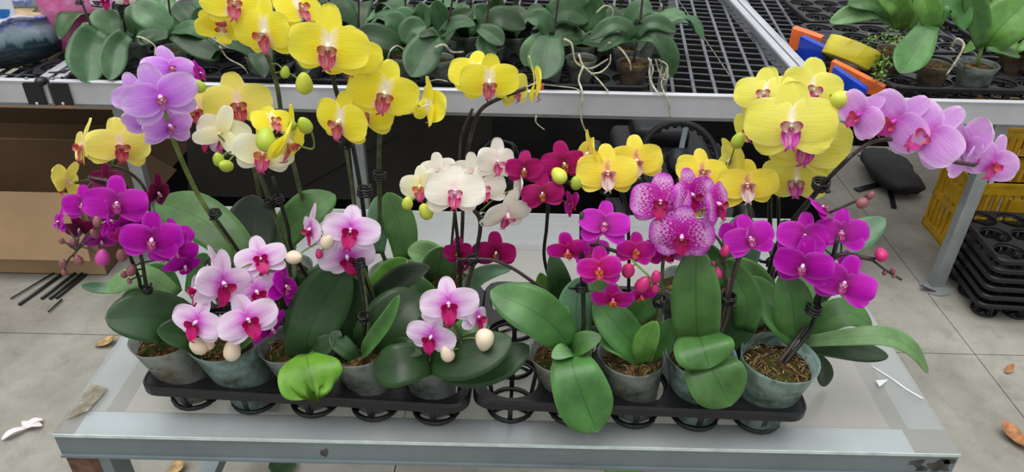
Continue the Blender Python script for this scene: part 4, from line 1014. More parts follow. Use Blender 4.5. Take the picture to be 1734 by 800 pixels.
pl(p, [([(350, 60, Y2), (345, 35, Y2), (335, 12, Y2)], 44, 'bench', .7, .2), ([(355, 60, Y2), (385, 45, Y2), (410, 48, Y2)], 40, 'dark', .5, .3), ([(350, 62, Y2), (320, 30, Y2), (300, 5, Y2+.05)], 44, 'dark', .6, .3)])
p, top = bplant(440, Y1, 'leafy orchid behind the top left yellow blooms on the bench', seed=5)
for az in (10, 100, 190, 290): arch(p, top, az, .15, .075, 'dark')
p, top = bplant(680, Y1+.02, 'leafy orchid with a long leaf pointing left above tangled roots', seed=6, chips=30)
pl(p, [([(682, 76, Y1), (655, 68, Y1-.02), (606, 50, Y1-.02)], 46, 'dark', .7, .2, .6), ([(683, 74, Y1), (695, 50, Y1+.02), (722, 44, Y1+.03)], 40, 'bench', .7, .3), ([(680, 74, Y1+.04), (670, 40, Y1+.05), (655, 25, Y1+.06)], 44, 'bench', .7, .2)])
p, top = bplant(742, Y1, 'leafy orchid with one broad leaf hanging down at the bench front, centre left', seed=7)
pl(p, [([(745, 58, Y1), (722, 82, Y1-.04), (696, 130, Y1-.135)], 62, 'bench', .8, .2, .55), ([(745, 60, Y1), (775, 38, Y1), (805, 42, Y1)], 28, 'bench', .5, .3, .6), ([(742, 60, Y1), (728, 56, Y1-.02), (710, 62, Y1-.03)], 16, 'dark', .5, .3)])
upright(p, top, .08, .02, .4, .1)
p, top = bplant(690, Y2+.02, 'leafy orchid with pale upright leaves in the second bench row, centre left', seed=8)
pl(p, [([(700, 62, Y2), (690, 35, Y2), (668, 18, Y2)], 40, 'benchl', .6, .2), ([(700, 60, Y2), (715, 30, Y2), (712, 4, Y2)], 36, 'benchl', .7, .3)])
upright(p, top, -.02, .02, .4, .12)
p, top = bplant(748, Y2+.02, 'leafy orchid with one upright fresh green leaf, second bench row', seed=9)
pl(p, [([(750, 58, Y2), (745, 30, Y2), (738, 0, Y2)], 34, 'bench', .8, .3), ([(750, 60, Y2), (775, 30, Y2), (800, 18, Y2)], 32, 'dark', .6, .3), ([(745, 60, Y2), (725, 40, Y2), (715, 22, Y2)], 32, 'dark', .6, .3)])
upright(p, top, .0, .02, .4, .1)
p, top = bplant(815, Y1+.02, 'leafy orchid with a folded leaf bending right behind the yellow bloom', seed=10)
pl(p, [([(810, 48, Y1), (832, 58, Y1-.02), (852, 76, Y1-.04)], 36, 'bench', .6, .4), ([(815, 60, Y1), (822, 80, Y1-.02), (835, 98, Y1-.05)], 34, 'bench', .7, .3), ([(812, 60, Y1+.03), (845, 30, Y1+.05), (890, 48, Y1+.05)], 44, 'dark', .6, .2)])
upright(p, top, .03, .02, .4, .1)
p, top = bplant(830, Y2+.02, 'leafy orchid with dark leaves in the second bench row, centre', seed=11)
pl(p, [([(835, 50, Y2), (820, 25, Y2), (805, 10, Y2)], 38, 'bench', .6, .3), ([(838, 50, Y2), (870, 28, Y2), (895, 22, Y2)], 40, 'dark', .5, .3), ([(838, 52, Y2), (840, 20, Y2), (846, -5, Y2)], 36, 'dark', .7, .3)])
upright(p, top, .0, .02, .4, .12)
p, top = bplant(930, Y1, 'leafy orchid with one broad leaf hanging to the rail, centre of the bench', seed=12)
pl(p, [([(932, 58, Y1), (926, 85, Y1-.05), (920, 134, Y1-.135)], 64, 'bench', .85, .2, .6), ([(930, 62, Y1), (905, 80, Y1-.04), (888, 112, Y1-.06)], 40, 'benchl', .7, .2, .6), ([(932, 60, Y1), (918, 34, Y1), (892, 30, Y1)], 38, 'bench', .6, .3)])
upright(p, top, .02, .02, .4, .1)
p, top = bplant(985, Y1+.03, 'leafy orchid with a dark ribbed pot and trailing roots on the bench', seed=13)
pl(p, [([(985, 70, Y1+.05), (1010, 72, Y1+.02), (1035, 78, Y1)], 28, 'dark', .4, .3), ([(985, 70, Y1+.05), (960, 70, Y1+.02), (945, 78, Y1)], 28, 'dark', .4, .3)])
p, top = bplant(985, Y2+.06, 'leafy orchid with one wide level leaf in the second bench row, right of centre', seed=14)
pl(p, [([(930, 26, Y2), (965, 14, Y2), (1000, 34, Y2)], 56, 'bench', .75, .2, .6), ([(985, 55, Y2), (960, 52, Y2-.02), (935, 58, Y2-.02)], 40, 'dark', .5, .2), ([(985, 50, Y2), (1005, 20, Y2), (1010, -5, Y2)], 44, 'bench', .7, .2)])
upright(p, top, -.01, .02, .4, .1)
p, top = bplant(1074, Y1, 'leafy orchid with two arching fresh leaves in a brown pot, right end of the bench', mat='b', r=.05, seed=15, chips=50)
pl(p, [([(1072, 66, Y1), (1062, 46, Y1), (1035, 42, Y1-.01), (998, 66, Y1-.02)], 30, 'bench', .6, .3, .6), ([(1076, 62, Y1), (1092, 42, Y1), (1115, 38, Y1), (1145, 54, Y1)], 28, 'bench', .6, .3, .6),
       ([(1078, 66, Y1), (1108, 62, Y1-.02), (1132, 90, Y1-.03), (1136, 132, Y1-.04)], 36, 'bench', .5, .3, .5), ([(1070, 68, Y1), (1045, 66, Y1-.03), (1012, 86, Y1-.04)], 28, 'dark', .5, .3)])
upright(p, top, .0, .03, .4, .14)
p, top = bplant(1060, Y2+.04, 'leafy orchid with pale looping roots behind the two arching leaves', seed=16)
pl(p, [([(1060, 40, Y2), (1085, 15, Y2), (1105, 18, Y2)], 40, 'bench', .5, .3), ([(1060, 40, Y2), (1030, 30, Y2), (1012, 38, Y2)], 34, 'dark', .5, .3), ([(1062, 42, Y2), (1100, 30, Y2), (1128, 30, Y2)], 22, 'benchl', .5, .3)])
# procedural rear rows
rs = random.Random(3)
rear = [(150, 'left'), (250, 'left'), (560, 'centre left'), (640, 'centre left'), (770, 'centre'), (880, 'centre'), (960, 'centre right'), (1040, 'right'), (1110, 'right')]
for k, (px, wh) in enumerate(rear):
    p, top = bplant(px, Y4+.02, 'leafy dark green orchid in the far bench row at the top edge, %s %s' % (wh, ('outer', 'inner')[k % 2]), seed=20+k)
    a0 = rs.uniform(-30, 30)
    for a in (a0, a0+180, a0+70, a0+250): arch(p, top, a+rs.uniform(-15, 15), rs.uniform(.12, .17), rs.uniform(.065, .085), rs.choice(['dark', 'bench', 'deep']))
    upright(p, top, rs.uniform(-.05, .05), .02, .35, .1)
for k, (px, yy) in enumerate(((395, Y2+.1), (520, Y1+.02), (590, Y1+.04), (560, Y2), (640, Y2))):
    p, top = bplant(px, yy, ['leafy orchid under the top left yellow cluster on the bench', 'leafy orchid behind the largest yellow bloom on the bench', 'leafy orchid just right of the largest yellow bloom', 'shaded leafy orchid in second row above the yellow bloom', 'shaded leafy orchid left of the pale upright leaves'][k], seed=40+k)
    a0 = rs.uniform(-40, 40)
    for a in (a0, a0+180, a0+80, a0+260): arch(p, top, a, rs.uniform(.12, .16), rs.uniform(.06, .08), rs.choice(['dark', 'bench', 'dark']))
for k, px in enumerate((205, 300, 395, 470, 610, 705, 790, 870, 955, 1020, 1085)):
    p, top = bplant(px, Y3+.0, 'leafy orchid with broad crowded leaves in third bench row, %s' % (['leftmost', 'second from the left', 'third from the left', 'fourth from the left', 'fifth from the left', 'middle of eleven', 'fifth from the right', 'fourth from the right', 'third from the right', 'second from the right', 'rightmost'][k]), seed=80+k)
    a0 = rs.uniform(-30, 30)
    for a in (a0, a0+180, a0+75, a0+255, a0+130): arch(p, top, a+rs.uniform(-15, 15), rs.uniform(.14, .19), rs.uniform(.075, .095), rs.choice(['bench', 'dark', 'bench', 'benchl']), rise=rs.uniform(.5, 1.1))
    upright(p, top, rs.uniform(-.04, .04), .02, .35, .12)
# pink blooms on the stems beside the glazed pot
p, top = bplant(206, Y1+.1, 'leafy orchid with a few pink petals at the top left corner', seed=60)
pl(p, [([(205, 62, Y2), (185, 42, Y2), (168, 28, Y2)], 40, 'benchl', .6, .3)])
_, S1 = stem(p, [(196, -12, Y1+.05), (200, 12, Y1+.06), (212, 50, Y1+.08)], top, M_stemd, .004)
bloom(p, S1, [(178, 0, 24, 0, 0, 0, 0, 'pw'), (212, -4, 20, .02, 30, 0, 0, 'cream')], 'pw', [], Y0=Y1+.05)
clip(p, 200, 10, Y1+.05, .02); clip(p, 165, 5, Y1+.05, .02)

# air roots creeping over the rail
def root(name, pts, r, label):
    P = [at(*q) for q in pts]; L = P[0]
    return thing_mesh(name, tube(spline(P, 6), r, 6, r*.6), M_root, L, label, 'root')
Yr = BY-.004
RT = [([(955, 66, Y1-.02), (968, 75, Y1-.03), (975, 105, Y1-.04), (1000, 116, Y1-.05), (1030, 100, Y1-.04)], .0045, 'thick pale air root curling below the second pot from the right'),
      ([(980, 92, Y1-.02), (988, 112, Y1-.05), (1010, 132, Y1-.07), (1030, 155, Yr-.004)], .004, 'pale air root running down over the rail towards the camera'),
      ([(988, 112, Y1-.05), (980, 135, Y1-.08), (986, 158, Yr-.006), (984, 200, Yr-.006), (995, 228, Yr-.004), (1006, 240, Yr-.01)], .004, 'long air root hanging far below the bench rail'),
      ([(1030, 72, Y1-.03), (1050, 82, Y1-.05), (1066, 105, Y1-.06), (1068, 120, Y1-.06)], .0042, 'pale air root looping over the brown pot'),
      ([(1102, 100, Y1-.03), (1100, 130, Y1-.06), (1112, 155, Yr-.004), (1130, 165, Yr-.006), (1135, 200, Yr-.006)], .004, 'pale air root draped over the rail at the right end'),
      ([(1115, 100, Y1-.03), (1128, 118, Y1-.04), (1120, 140, Y1-.06), (1125, 158, Yr-.002)], .0034, 'tan tangled root beside the brown pot'),
      ([(1110, 100, Y1-.02), (1118, 125, Y1-.04), (1132, 128, Y1-.04), (1122, 148, Y1-.05)], .0032, 'thin tan root looping beside the brown pot'),
      ([(737, 81, Y1-.05), (752, 76, Y1-.05), (765, 88, Y1-.03), (785, 88, Y1-.01)], .005, 'white tipped air root pointing left at bench centre'),
      ([(656, 108, Y1-.03), (660, 88, Y1-.04), (672, 78, Y1-.02), (684, 84, Y1-.01)], .0036, 'curved grey root around the pot at bench left centre'),
      ([(1010, 22, Y2-.02), (1025, 10, Y2-.02), (1038, 18, Y2-.02), (1033, 40, Y2-.02)], .004, 'pale looping root at the top edge, right of centre'),
      ([(372, 78, Y1-.05), (385, 98, Y1-.05), (410, 112, Y1-.06), (420, 125, Y1-.06)], .003, 'thin grey root trailing on the tray at bench left'),
      ([(908, 196, Yr-.008), (908, 208, Yr-.008), (922, 220, Yr-.012)], .003, 'short root tip hanging under the rail near the centre'),
      ([(720, 140, Y1-.08), (740, 135, Y1-.08), (758, 138, Y1-.08)], .003, 'short pale root lying on the tray behind the side view yellow flower')]
RT += [([(1098, 98, Y1-.04), (1106, 118, Y1-.06), (1100, 138, Y1-.07), (1110, 150, Y1-.08)], .003, 'tan root hanging straight down left of the tangle by the brown pot'),
       ([(1118, 102, Y1-.04), (1130, 112, Y1-.05), (1128, 135, Y1-.06), (1118, 128, Y1-.05), (1122, 112, Y1-.04)], .003, 'small closed loop of tan root right of the brown pot'),
       ([(1000, 125, Y1-.07), (1018, 122, Y1-.07), (1032, 108, Y1-.06), (1034, 92, Y1-.05)], .0034, 'pale root rising from the tray left of the brown pot'),
       ([(232, 62, Y1-.01), (245, 66, Y1-.03), (262, 78, Y1-.04), (262, 95, Y1-.05)], .0034, 'pale root curling over the pot at the bench left'),
       ([(345, 45, Y1-.02), (352, 58, Y1-.03), (368, 70, Y1-.04), (388, 82, Y1-.05)], .0034, 'whitish root beside the dark leaf at the bench left'),
       ([(920, 143, Y1-.1), (945, 146, Y1-.1), (975, 150, Y1-.11), (985, 158, Yr-.006)], .0026, 'thin brown root lying along the rail near the hanging leaf')]
for a, r, l in RT: root('air_root', a, r, l)

# ---- right bench
yC = onz(1640, 150, BZ+.046).y
X0 = onz(1510, 150, BZ+.046).x
tC = tray('bench_tray', Vector((X0+.28, yC+.165, BZ+.0005)), 0, 'black tray of fresh leafy orchids on the right bench')
tC2 = tray('bench_tray', Vector((X0+.2, yC+.53, BZ+.0005)), 0, 'black tray behind the first on the right bench')
for k, (dx, dy) in enumerate(((.83, .165), (.83, .53), (.83, .9), (.25, .9), (.3, 1.27), (.87, 1.27))):  # further trays added to keep light off the floor below
    tray('bench_tray', Vector((X0+dx, yC+dy, BZ+.0005)), 0, 'black tray on the right bench, ' + ['front row at the far right', 'second row at the far right', 'third row at the far right', 'third row behind the fresh orchids', 'back row behind the fresh orchids', 'back row at the far right'][k])
Z1 = yC+.07; Z2 = yC+.18
p, top = bplant(1590, Z1, 'fresh green orchid with one broad leaf hanging in front, right bench', mat='b', r=.052, seed=70, chips=40)
pl(p, [([(1574, 42, Z1), (1556, 74, Z1-.04), (1524, 124, Z1-.135)], 58, 'mid', .85, .2, .55), ([(1580, 48, Z1), (1572, 15, Z1), (1560, -20, Z1+.03)], 44, 'grass', .8, .3), ([(1582, 45, Z1), (1600, 8, Z1), (1625, 20, Z1), (1634, 50, Z1-.02)], 40, 'mid', .6, .3)])
P_ = [at(*q) for q in ((1612, 78, Z1-.03), (1622, 66, Z1-.05), (1632, 78, Z1-.07), (1618, 105, Z1-.08), (1602, 128, Z1-.08))]
obj('air_root', tube(spline(P_, 6), .0048, 6, .003), M_root, p)
p, top = bplant(1664, Z1, 'fresh green orchid with several stalks in a clear pot at the right edge', mat='d', r=.062, zt=.795, seed=71, chips=30)
pl(p, [([(1668, 80, Z1), (1690, 50, Z1-.02), (1740, 0, Z1)], 80, 'grass', .85, .2, .6), ([(1670, 82, Z1-.02), (1700, 86, Z1-.04), (1728, 97, Z1-.05)], 16, 'mid', .5, .2), ([(1662, 80, Z1), (1656, 30, Z1), (1640, -20, Z1)], 40, 'mid', .7, .3)])
for dx in (-.085, -.065, -.045): upright(p, top, dx, .05, .4, 0, M_stemg)
upright(p, top, -.02, .07, .4, 0, M_stemg)
p, top = bplant(1512, Z2+.04, 'fresh green orchid with pale leaves stretching left over the mesh, right bench', mat='b', r=.055, seed=72)
pl(p, [([(1516, 40, Z2), (1490, 18, Z2), (1450, 22, Z2), (1405, 38, Z2-.02)], 36, 'light', .7, .2, .6), ([(1515, 30, Z2), (1480, 5, Z2), (1435, 6, Z2)], 34, 'mid', .6, .2), ([(1528, 48, Z2), (1522, 12, Z2-.02), (1485, -12, Z2-.02)], 44, 'grass', .7, .3), ([(1532, 50, Z2), (1540, 15, Z2), (1545, -20, Z2)], 44, 'grass', .8, .3)])
p, top = bplant(1720, Z2+.05, 'fresh green orchid behind the clear pot at the right edge', mat='b', seed=73)
for az in (20, 170, 95, 280): arch(p, top, az, .15, .07, 'grass')
# creeping plant beside the tray
rs = random.Random(11); gs = []
cpos = [(1520, 55), (1518, 70), (1510, 85), (1505, 95), (1500, 105), (1492, 112), (1490, 125), (1512, 78), (1500, 90), (1496, 100), (1508, 62), (1505, 48), (1488, 130), (1480, 66), (1472, 70)]
for (a, b) in cpos:
    c0 = onz(a, b, BZ+.075)
    for k in range(22):
        c = c0 + Vector((rs.uniform(-.022, .022), rs.uniform(-.03, .03), rs.uniform(-.02, .022)))
        d = Vector((rs.uniform(-1, 1), rs.uniform(-1, 1), rs.uniform(-.2, 1))).normalized(); s = d.cross(Vector((.1, .3, 1))).normalized()*.0055; t = .013
        vs = [c, c+d*t*.5+s, c+d*t, c+d*t*.5-s, c+d*t*.5+Vector((0, 0, .0012))]
        gs.append((vs, [(0, 1, 4), (1, 2, 4), (2, 3, 4), (3, 0, 4), (0, 3, 2, 1)]))
crs = [tube(spline([onz(x, y, BZ+.07) for x, y in ((1520, 55), (1512, 78), (1500, 100), (1488, 130))], 5), .0016, 5), tube(spline([onz(x, y, BZ+.07) for x, y in ((1518, 60), (1495, 60), (1470, 72))], 5), .0014, 5)]
cp = empty('creeping_weed', onz(1500, 100, BZ), 'tiny leaved green weed trailing beside the tape roll on the right bench', 'weed')
obj('trailing_stem', join(*crs), M_stemg, cp)
o = obj('small_leaves', join(*gs), simple('weed_green', (104, 140, 62), .6, var=.3, scale=80), cp, smooth=False); o['kind'] = 'stuff'

# ---- tape gun: orange frame, blue grips, navy roller and yellow tape roll
M_org = simple('orange_plastic', (246, 116, 52), .4, var=.08); M_blu = simple('blue_plastic', (18, 58, 178), .3, var=.12); M_navy = simple('navy_rubber', (20, 22, 52), .6, var=.15)
def yellow_tape():
    t = NT('yellow_tape'); c = t.coord(); f = t.noise(t.scaled(c, (3, 3, 40)), 1.0, 2.0)
    t.pbr(t.ramp(f, [(.3, (226, 208, 40)), (.7, (246, 232, 84))]), .14, 0, .7); return t.m
def prism(pts, z0, z1):
    n = len(pts); vs = [Vector((x, y, z)) for z in (z0, z1) for x, y in pts]
    return vs, [tuple(range(n-1, -1, -1)), tuple(range(n, 2*n))] + [(i, (i+1) % n, n+(i+1) % n, n+i) for i in range(n)]
tq = onz(1420, 118, BZ)
tg = empty('tape_dispenser', tq, 'orange and blue packing tape dispenser lying on the right bench mesh', 'dispenser')
A = onz(1345, 60, BZ+.05); B = onz(1475, 146, BZ+.02); dirv = (B-A); 
def strip(a, b, h0, h1, th, dz=0):
    """upright plate from a to b"""
    d = (b-a).normalized(); n = Vector((-d.y, d.x, 0)).normalized()*th
    vs = []
    for p_, h in ((a, h0), (b, h1)):
        for s in (-.5, .5):
            for z in (0, h): vs.append(p_ + n*s + Vector((0, 0, z)))
    return vs, [(0, 1, 3, 2), (4, 6, 7, 5), (0, 4, 5, 1), (2, 3, 7, 6), (1, 5, 7, 3), (0, 2, 6, 4)]
a0, a1 = onz(1338, 82, BZ), onz(1384, 92, BZ); b0, b1 = onz(1398, 152, BZ), onz(1470, 160, BZ)
obj('orange_frame', strip(onz(1337, 80, BZ+.003), onz(1386, 90, BZ+.003), .078, .062, .045), M_org, tg, smooth=False)
obj('orange_handle', strip(onz(1402, 138, BZ+.003), onz(1494, 163, BZ+.003), .075, .034, .03), M_org, tg, smooth=False)
obj('blue_grip', strip(onz(1350, 101, BZ+.004), onz(1390, 113, BZ+.004), .088, .072, .03), M_blu, tg, smooth=False)
obj('blue_grip', strip(onz(1402, 154, BZ+.004), onz(1464, 168, BZ+.004), .085, .036, .03), M_blu, tg, smooth=False)
obj('roller', beam(onz(1382, 95, BZ+.02), onz(1402, 62, BZ+.02), .06, .05), M_navy, tg, smooth=False)
cr = onz(1440, 100, BZ+.045); R_ = .095
ring = lathe([(.058, -.033), (R_*.99, -.033), (R_, -.031), (R_, .031), (R_*.99, .033), (.058, .033)], 40)
Mr = Matrix.Translation(cr+Vector((0, 0, .018))) @ Matrix.Rotation(math.radians(-15), 4, 'X') @ Matrix.Rotation(math.radians(22), 4, 'Y')
rl = thing_mesh('tape_roll', xf(ring, Mr), yellow_tape(), cr, 'shiny yellow roll of packing tape on the tape dispenser', 'tape')
core = lathe([(.055, -.034), (.0585, -.034), (.0585, .034), (.055, .034), (.055, -.034)], 32)
ORG[rl.name] = cr
obj('core', xf(core, Mr), simple('card_core', (120, 108, 92), .8), rl)

# ---- glazed ceramic bowl with wavy rim, boxes of blue white card, pink sheet
bc = Vector((-1.755, 2.5, 0)); Rb = .215
def glaze():
    t = NT('drip_glaze'); c = t.coord(); sp = t.n('SeparateXYZ'); t.l(c, sp.inputs[0])
    n1 = t.noise(t.scaled(c, (38, 38, 3)), 1.0, 3.0); n2 = t.noise(c, 9.0, 4.0)
    z = t.math('ADD', sp.outputs[2], t.math('MULTIPLY', t.math('SUBTRACT', n1, .5), .1))
    col = t.ramp(t.math('MULTIPLY', z, 5.4), [(.1, (24, 36, 46)), (.45, (36, 58, 70)), (.52, (112, 134, 144)), (.74, (150, 168, 178)), (.82, (92, 108, 186)), (.92, (214, 214, 236))])
    col = t.mix(t.math('MULTIPLY', n2, .5), col, (60, 78, 88)); t.pbr(col, .18, 0, .6); return t.m
rimw = lambda a, j: (.05*math.sin(5*a+1) if j >= 5 and j <= 8 else 0)
prof = [(.13, 0), (.15, .004), (.2, .035), (Rb, .075), (.205, .115), (.183, .14), (.175, .15), (.192, .16), (.185, .168), (.16, .152), (.165, .12), (.17, .09), (.1, .03), (.001, .025)]
bw = empty('glazed_bowl', Vector((bc.x, bc.y, BZ+.0005)), 'dark teal ceramic bowl with white drip glaze and wavy rim at top left', 'bowl')
vs, fs = lathe(prof, 60, rimw)
vs = [v+Vector((0, 0, .01*math.sin(6*math.atan2(v.y, v.x)) if v.z > .139 else 0)) for v in vs]
g_ = link('bowl_body', mesh('bowl_body', vs, fs), bw, glaze())
link('soil', mesh('soil', *lathe([(.001, .128), (.08, .126), (.163, .122), (.163, .11)], 24)), bw, simple('sandy_soil', (176, 150, 118), .9, var=.15))
M_wht = simple('white_card', (226, 230, 236), .5, var=.04); M_sky = simple('blue_card', (38, 116, 190), .5, var=.08)
cb = at(28, 44, bc.y-.1); cz = BZ+.129
sg = empty('printed_card', (cb.x-.03, cb.y, cz), 'white card with blue stripe and blue half disc standing in the glazed bowl', 'card')
link('card', mesh('card', *box(-.075, .04, 0, .004, 0, .13), smooth=False), sg, M_wht)
link('blue_stripe', mesh('blue_stripe', *box(-.075, .04, -.001, -.0002, .1, .13), smooth=False), sg, M_sky)
dsk = [Vector((-.005, 0, .062))]+[Vector((-.005+.03*math.cos(a), 0, .062-.03*math.sin(a))) for a in [PI*k/12 for k in range(13)]]
nn = len(dsk); link('blue_half_disc', mesh('blue_half_disc', [v+Vector((0, -.001, 0)) for v in dsk]+[v+Vector((0, -.0002, 0)) for v in dsk], [tuple(range(nn)), tuple(range(2*nn-1, nn-1, -1))]+[(i, nn+i, nn+(i+1) % nn, (i+1) % nn) for i in range(nn)], smooth=False), sg, M_sky)
pc = at(126, 45, BY+.36)
def pink_mat():
    t = NT('pink_film'); c = t.coord(); f = t.noise(c, 12, 4, .6)
    col = t.ramp(f, [(.32, (222, 92, 160)), (.5, (232, 130, 186)), (.7, (240, 176, 214))])
    p_ = t.pbr(col, .35, 0, .5, t.bump(f, .5, .02), out=False); tl = t.n('BsdfTranslucent'); t.l(col, tl.inputs[0]); t.mixsh(.35, p_, tl.outputs[0]); return t.m
vs, fs, uv = ellipsoid((0, 0, 0), .1, .08, .17, 30, 22)
vs = [v*(1+.22*noise.noise(v*11)+.1*noise.noise(v*28)) for v in vs]; mz = min(v.z for v in vs)
thing_mesh('pink_bag', ([v+Vector((pc.x, pc.y, BZ+.002-mz)) for v in vs], fs), pink_mat(), Vector((pc.x, pc.y, BZ)), 'crumpled pink plastic bag between the glazed bowl and the leafy orchids', 'bag')

pedicels()
# =================================================================== UNDER THE BENCHES
# black cloths added to darken the floor seen below the benches
def mat_cloth():
    t = NT('ground_cloth'); c = t.coord(); f = t.noise(c, 4, 4)
    t.pbr(t.ramp(f, [(.3, (12, 12, 12)), (.7, (22, 21, 20))]), .95, 0, .0); return t.m
gx0 = onz(330, 330, 0).x; gx1 = onz(1370, 330, 0).x
thing_mesh('ground_cloth', box(gx0-1.6, gx1, BY+.22, 9, .0008, .004), mat_cloth(), (0, BY+.6, 0), 'black woven ground cloth spread on the floor below the long bench', 'cloth', smooth=False)
thing_mesh('ground_cloth', box(gx1+.01, 5.5, BY+1.25, 9, .0008, .004), mat_cloth(), (gx1+1, BY+1.5, 0), 'black woven ground cloth on the floor far below the right bench', 'cloth', smooth=False)
# cardboard boxes
def kraft(name, col):
    t = NT(name); c = t.coord(); f = t.noise(c, 5, 4); g = t.noise(t.scaled(c, (200, 10, 10)), 1.0, 2)
    cc = t.ramp(f, [(.3, tuple(x*.9 for x in col)), (.7, col)]); cc = t.mix(t.math('MULTIPLY', g, .15), cc, tuple(x*.8 for x in col)); t.pbr(cc, .8, 0, .2); return t.m
M_kr = kraft('kraft_card', (176, 146, 112)); M_krd = kraft('kraft_shaded', (120, 96, 72))  # second kraft is a darker copy with the box's shade in its colour
fl_ = onz(0, 462, 0); fr_ = onz(180, 468, 0); cy0 = (fl_.y+fr_.y)/2; cx1 = fr_.x; cx0 = cx1-.75; cy1 = cy0+.42; chh = .335
cbx = empty('cardboard_box', ((cx0+cx1)/2, (cy0+cy1)/2, 0), 'large open tan cardboard box on the floor below the left bench', 'box')
obj('front_panel', box(cx0, cx1, cy0, cy0+.005, .002, chh), M_kr, cbx, smooth=False)
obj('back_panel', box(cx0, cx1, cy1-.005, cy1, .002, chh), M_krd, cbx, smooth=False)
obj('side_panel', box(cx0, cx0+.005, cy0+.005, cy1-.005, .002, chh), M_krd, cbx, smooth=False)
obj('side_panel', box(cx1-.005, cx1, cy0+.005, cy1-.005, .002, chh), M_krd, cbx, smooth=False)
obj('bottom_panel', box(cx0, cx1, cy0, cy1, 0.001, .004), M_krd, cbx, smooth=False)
obj('hanging_flap', beam(Vector((cx0+.004, cy0-.03, chh*.66)), Vector((cx1-.006, cy0-.03, chh*.66)), .004, .25, Vector((0, .16, 1))), M_kr, cbx, smooth=False)
obj('right_flap', beam(Vector((cx1+.07, cy0+.17, chh-.06)), Vector((cx1+.07, cy1-.02, chh-.06)), .004, .18, Vector((.8, 0, -.55))), M_krd, cbx, smooth=False)
cb2 = empty('cardboard_box', (cx0+.6, cy1+.5, 0), 'dark brown cardboard carton deep under the left bench', 'box')
obj('carton_body', box(cx0-.2, cx1-.1, cy1+.25, cy1+.7, .005, .3), M_krd, cb2, smooth=False)
obj('top_flap', beam(Vector((cx0-.1, cy1+.23, .33)), Vector((cx1-.15, cy1+.23, .33)), .004, .1, Vector((0, -.5, 1))), M_krd, cb2, smooth=False)
dx0 = at(300, 300, BY+.5).x; dx1 = at(830, 300, BY+.5).x
cb3 = empty('folded_carton', ((dx0+dx1)/2, BY+.6, 0), 'wide dark folded carton leaning below the bench behind the tall yellow stems', 'box')
obj('carton_sheet', beam(Vector((dx0, BY+.66, .225)), Vector((dx1, BY+.66, .225)), .012, .46, Vector((0, .5, 1))), simple('dark_card', (50, 45, 40), .85, var=.15, scale=4), cb3, smooth=False)  # whole sheet in one very dark grey-brown
obj('crease', beam(Vector((dx0+.5, BY+.53, .09)), Vector((dx0+.9, BY+.66, .28)), .006, .004), M_blk, cb3, smooth=False)
# black bag
bb = at(845, 232, BY+.35); vs, fs, uv = ellipsoid((0, 0, 0), .12, .1, .16, 24, 16)
vs = [v*(1+.25*noise.noise(v*9)+.08*noise.noise(v*30)) for v in vs]; mz = min(v.z for v in vs)
thing_mesh('bin_bag', ([v+Vector((bb.x, bb.y+.15, .006-mz)) for v in vs], fs), simple('shiny_black_film', (18, 18, 20), .2, var=.1), Vector((bb.x, bb.y+.15, 0)), 'shiny black plastic bag on the floor under the middle of the bench', 'bag')
# steering wheel on a dark little tractor
wc = at(1150, 272, BY+.42); axis = Vector((.05, -.78, .62)).normalized()
tv = empty('mini_tractor', (wc.x, wc.y+.2, 0), 'dark ride-on machine with a black steering wheel parked under the bench', 'vehicle')
zq = Vector((0, 0, 1)).rotation_difference(axis).to_matrix().to_4x4(); Wm = Matrix.Translation(wc) @ zq
Rw = 66*pxm(wc)
M_rub = simple('wheel_rubber', (30, 32, 36), .45, var=.12)
ringp = [Vector((Rw*math.cos(2*PI*k/40), Rw*math.sin(2*PI*k/40), 0)) for k in range(41)]
sw = obj('steering_wheel', xf(join(tube(ringp, .013, 10, cap=False), *[xf(ellipsoid((Rw*.93*math.cos(a), Rw*.93*math.sin(a), -.006), .012, .012, .01, 6, 5), Matrix()) for a in [2*PI*k/26 for k in range(26)]]), Wm), M_rub, tv)
obj('hub', xf(lathe([(.001, .02), (.04, .018), (.05, .005), (.05, -.03), (.001, -.03)], 24), Wm), M_rub, sw)
for a in (80, 200, 320):
    c, s = math.cos(math.radians(a)), math.sin(math.radians(a))
    obj('spoke', xf(beam(Vector((.04*c, .04*s, -.006)), Vector((Rw*.97*c, Rw*.97*s, -.002)), .02, .006), Wm), M_galv if a == 80 else M_rub, sw, smooth=False)
obj('steering_column', tube([wc-axis*.02, Vector((wc.x, wc.y+.1, .16))], .022, 12), M_blk, tv)
def rbox(x0, x1, y0, y1, z0, z1, r):
    n = 5; vs, fs = [], []; prof = []
    for (sx_, sy_, a0) in ((x1-r, y1-r, 0), (x0+r, y1-r, 90), (x0+r, y0+r, 180), (x1-r, y0+r, 270)):
        for k in range(n): a = math.radians(a0+90*k/(n-1)); prof.append((sx_, sy_, math.cos(a), math.sin(a)))
    m = len(prof)
    for ins, z in ((0, z0), (0, z1-r), (r*.3, z1-r*.3), (r, z1)):
        for cx, cy, c, s in prof: vs.append(Vector((cx+c*(r-ins), cy+s*(r-ins), z)))
    for j in range(3):
        for k in range(m): fs.append((j*m+k, j*m+(k+1) % m, (j+1)*m+(k+1) % m, (j+1)*m+k))
    fs.append(tuple(range(3*m, 4*m))); fs.append(tuple(range(m-1, -1, -1))); return vs, fs
obj('body', rbox(wc.x-.2, wc.x+.22, wc.y+.03, wc.y+.6, .06, .2, .04), simple('dark_paint', (20, 20, 22), .5, var=.15), tv)
obj('footboard', rbox(wc.x-.26, wc.x+.26, wc.y-.2, wc.y+.1, .05, .085, .012), M_blk, tv)
obj('seat', rbox(wc.x-.12, wc.x+.12, wc.y+.34, wc.y+.58, .2, .28, .03), M_rub, tv)
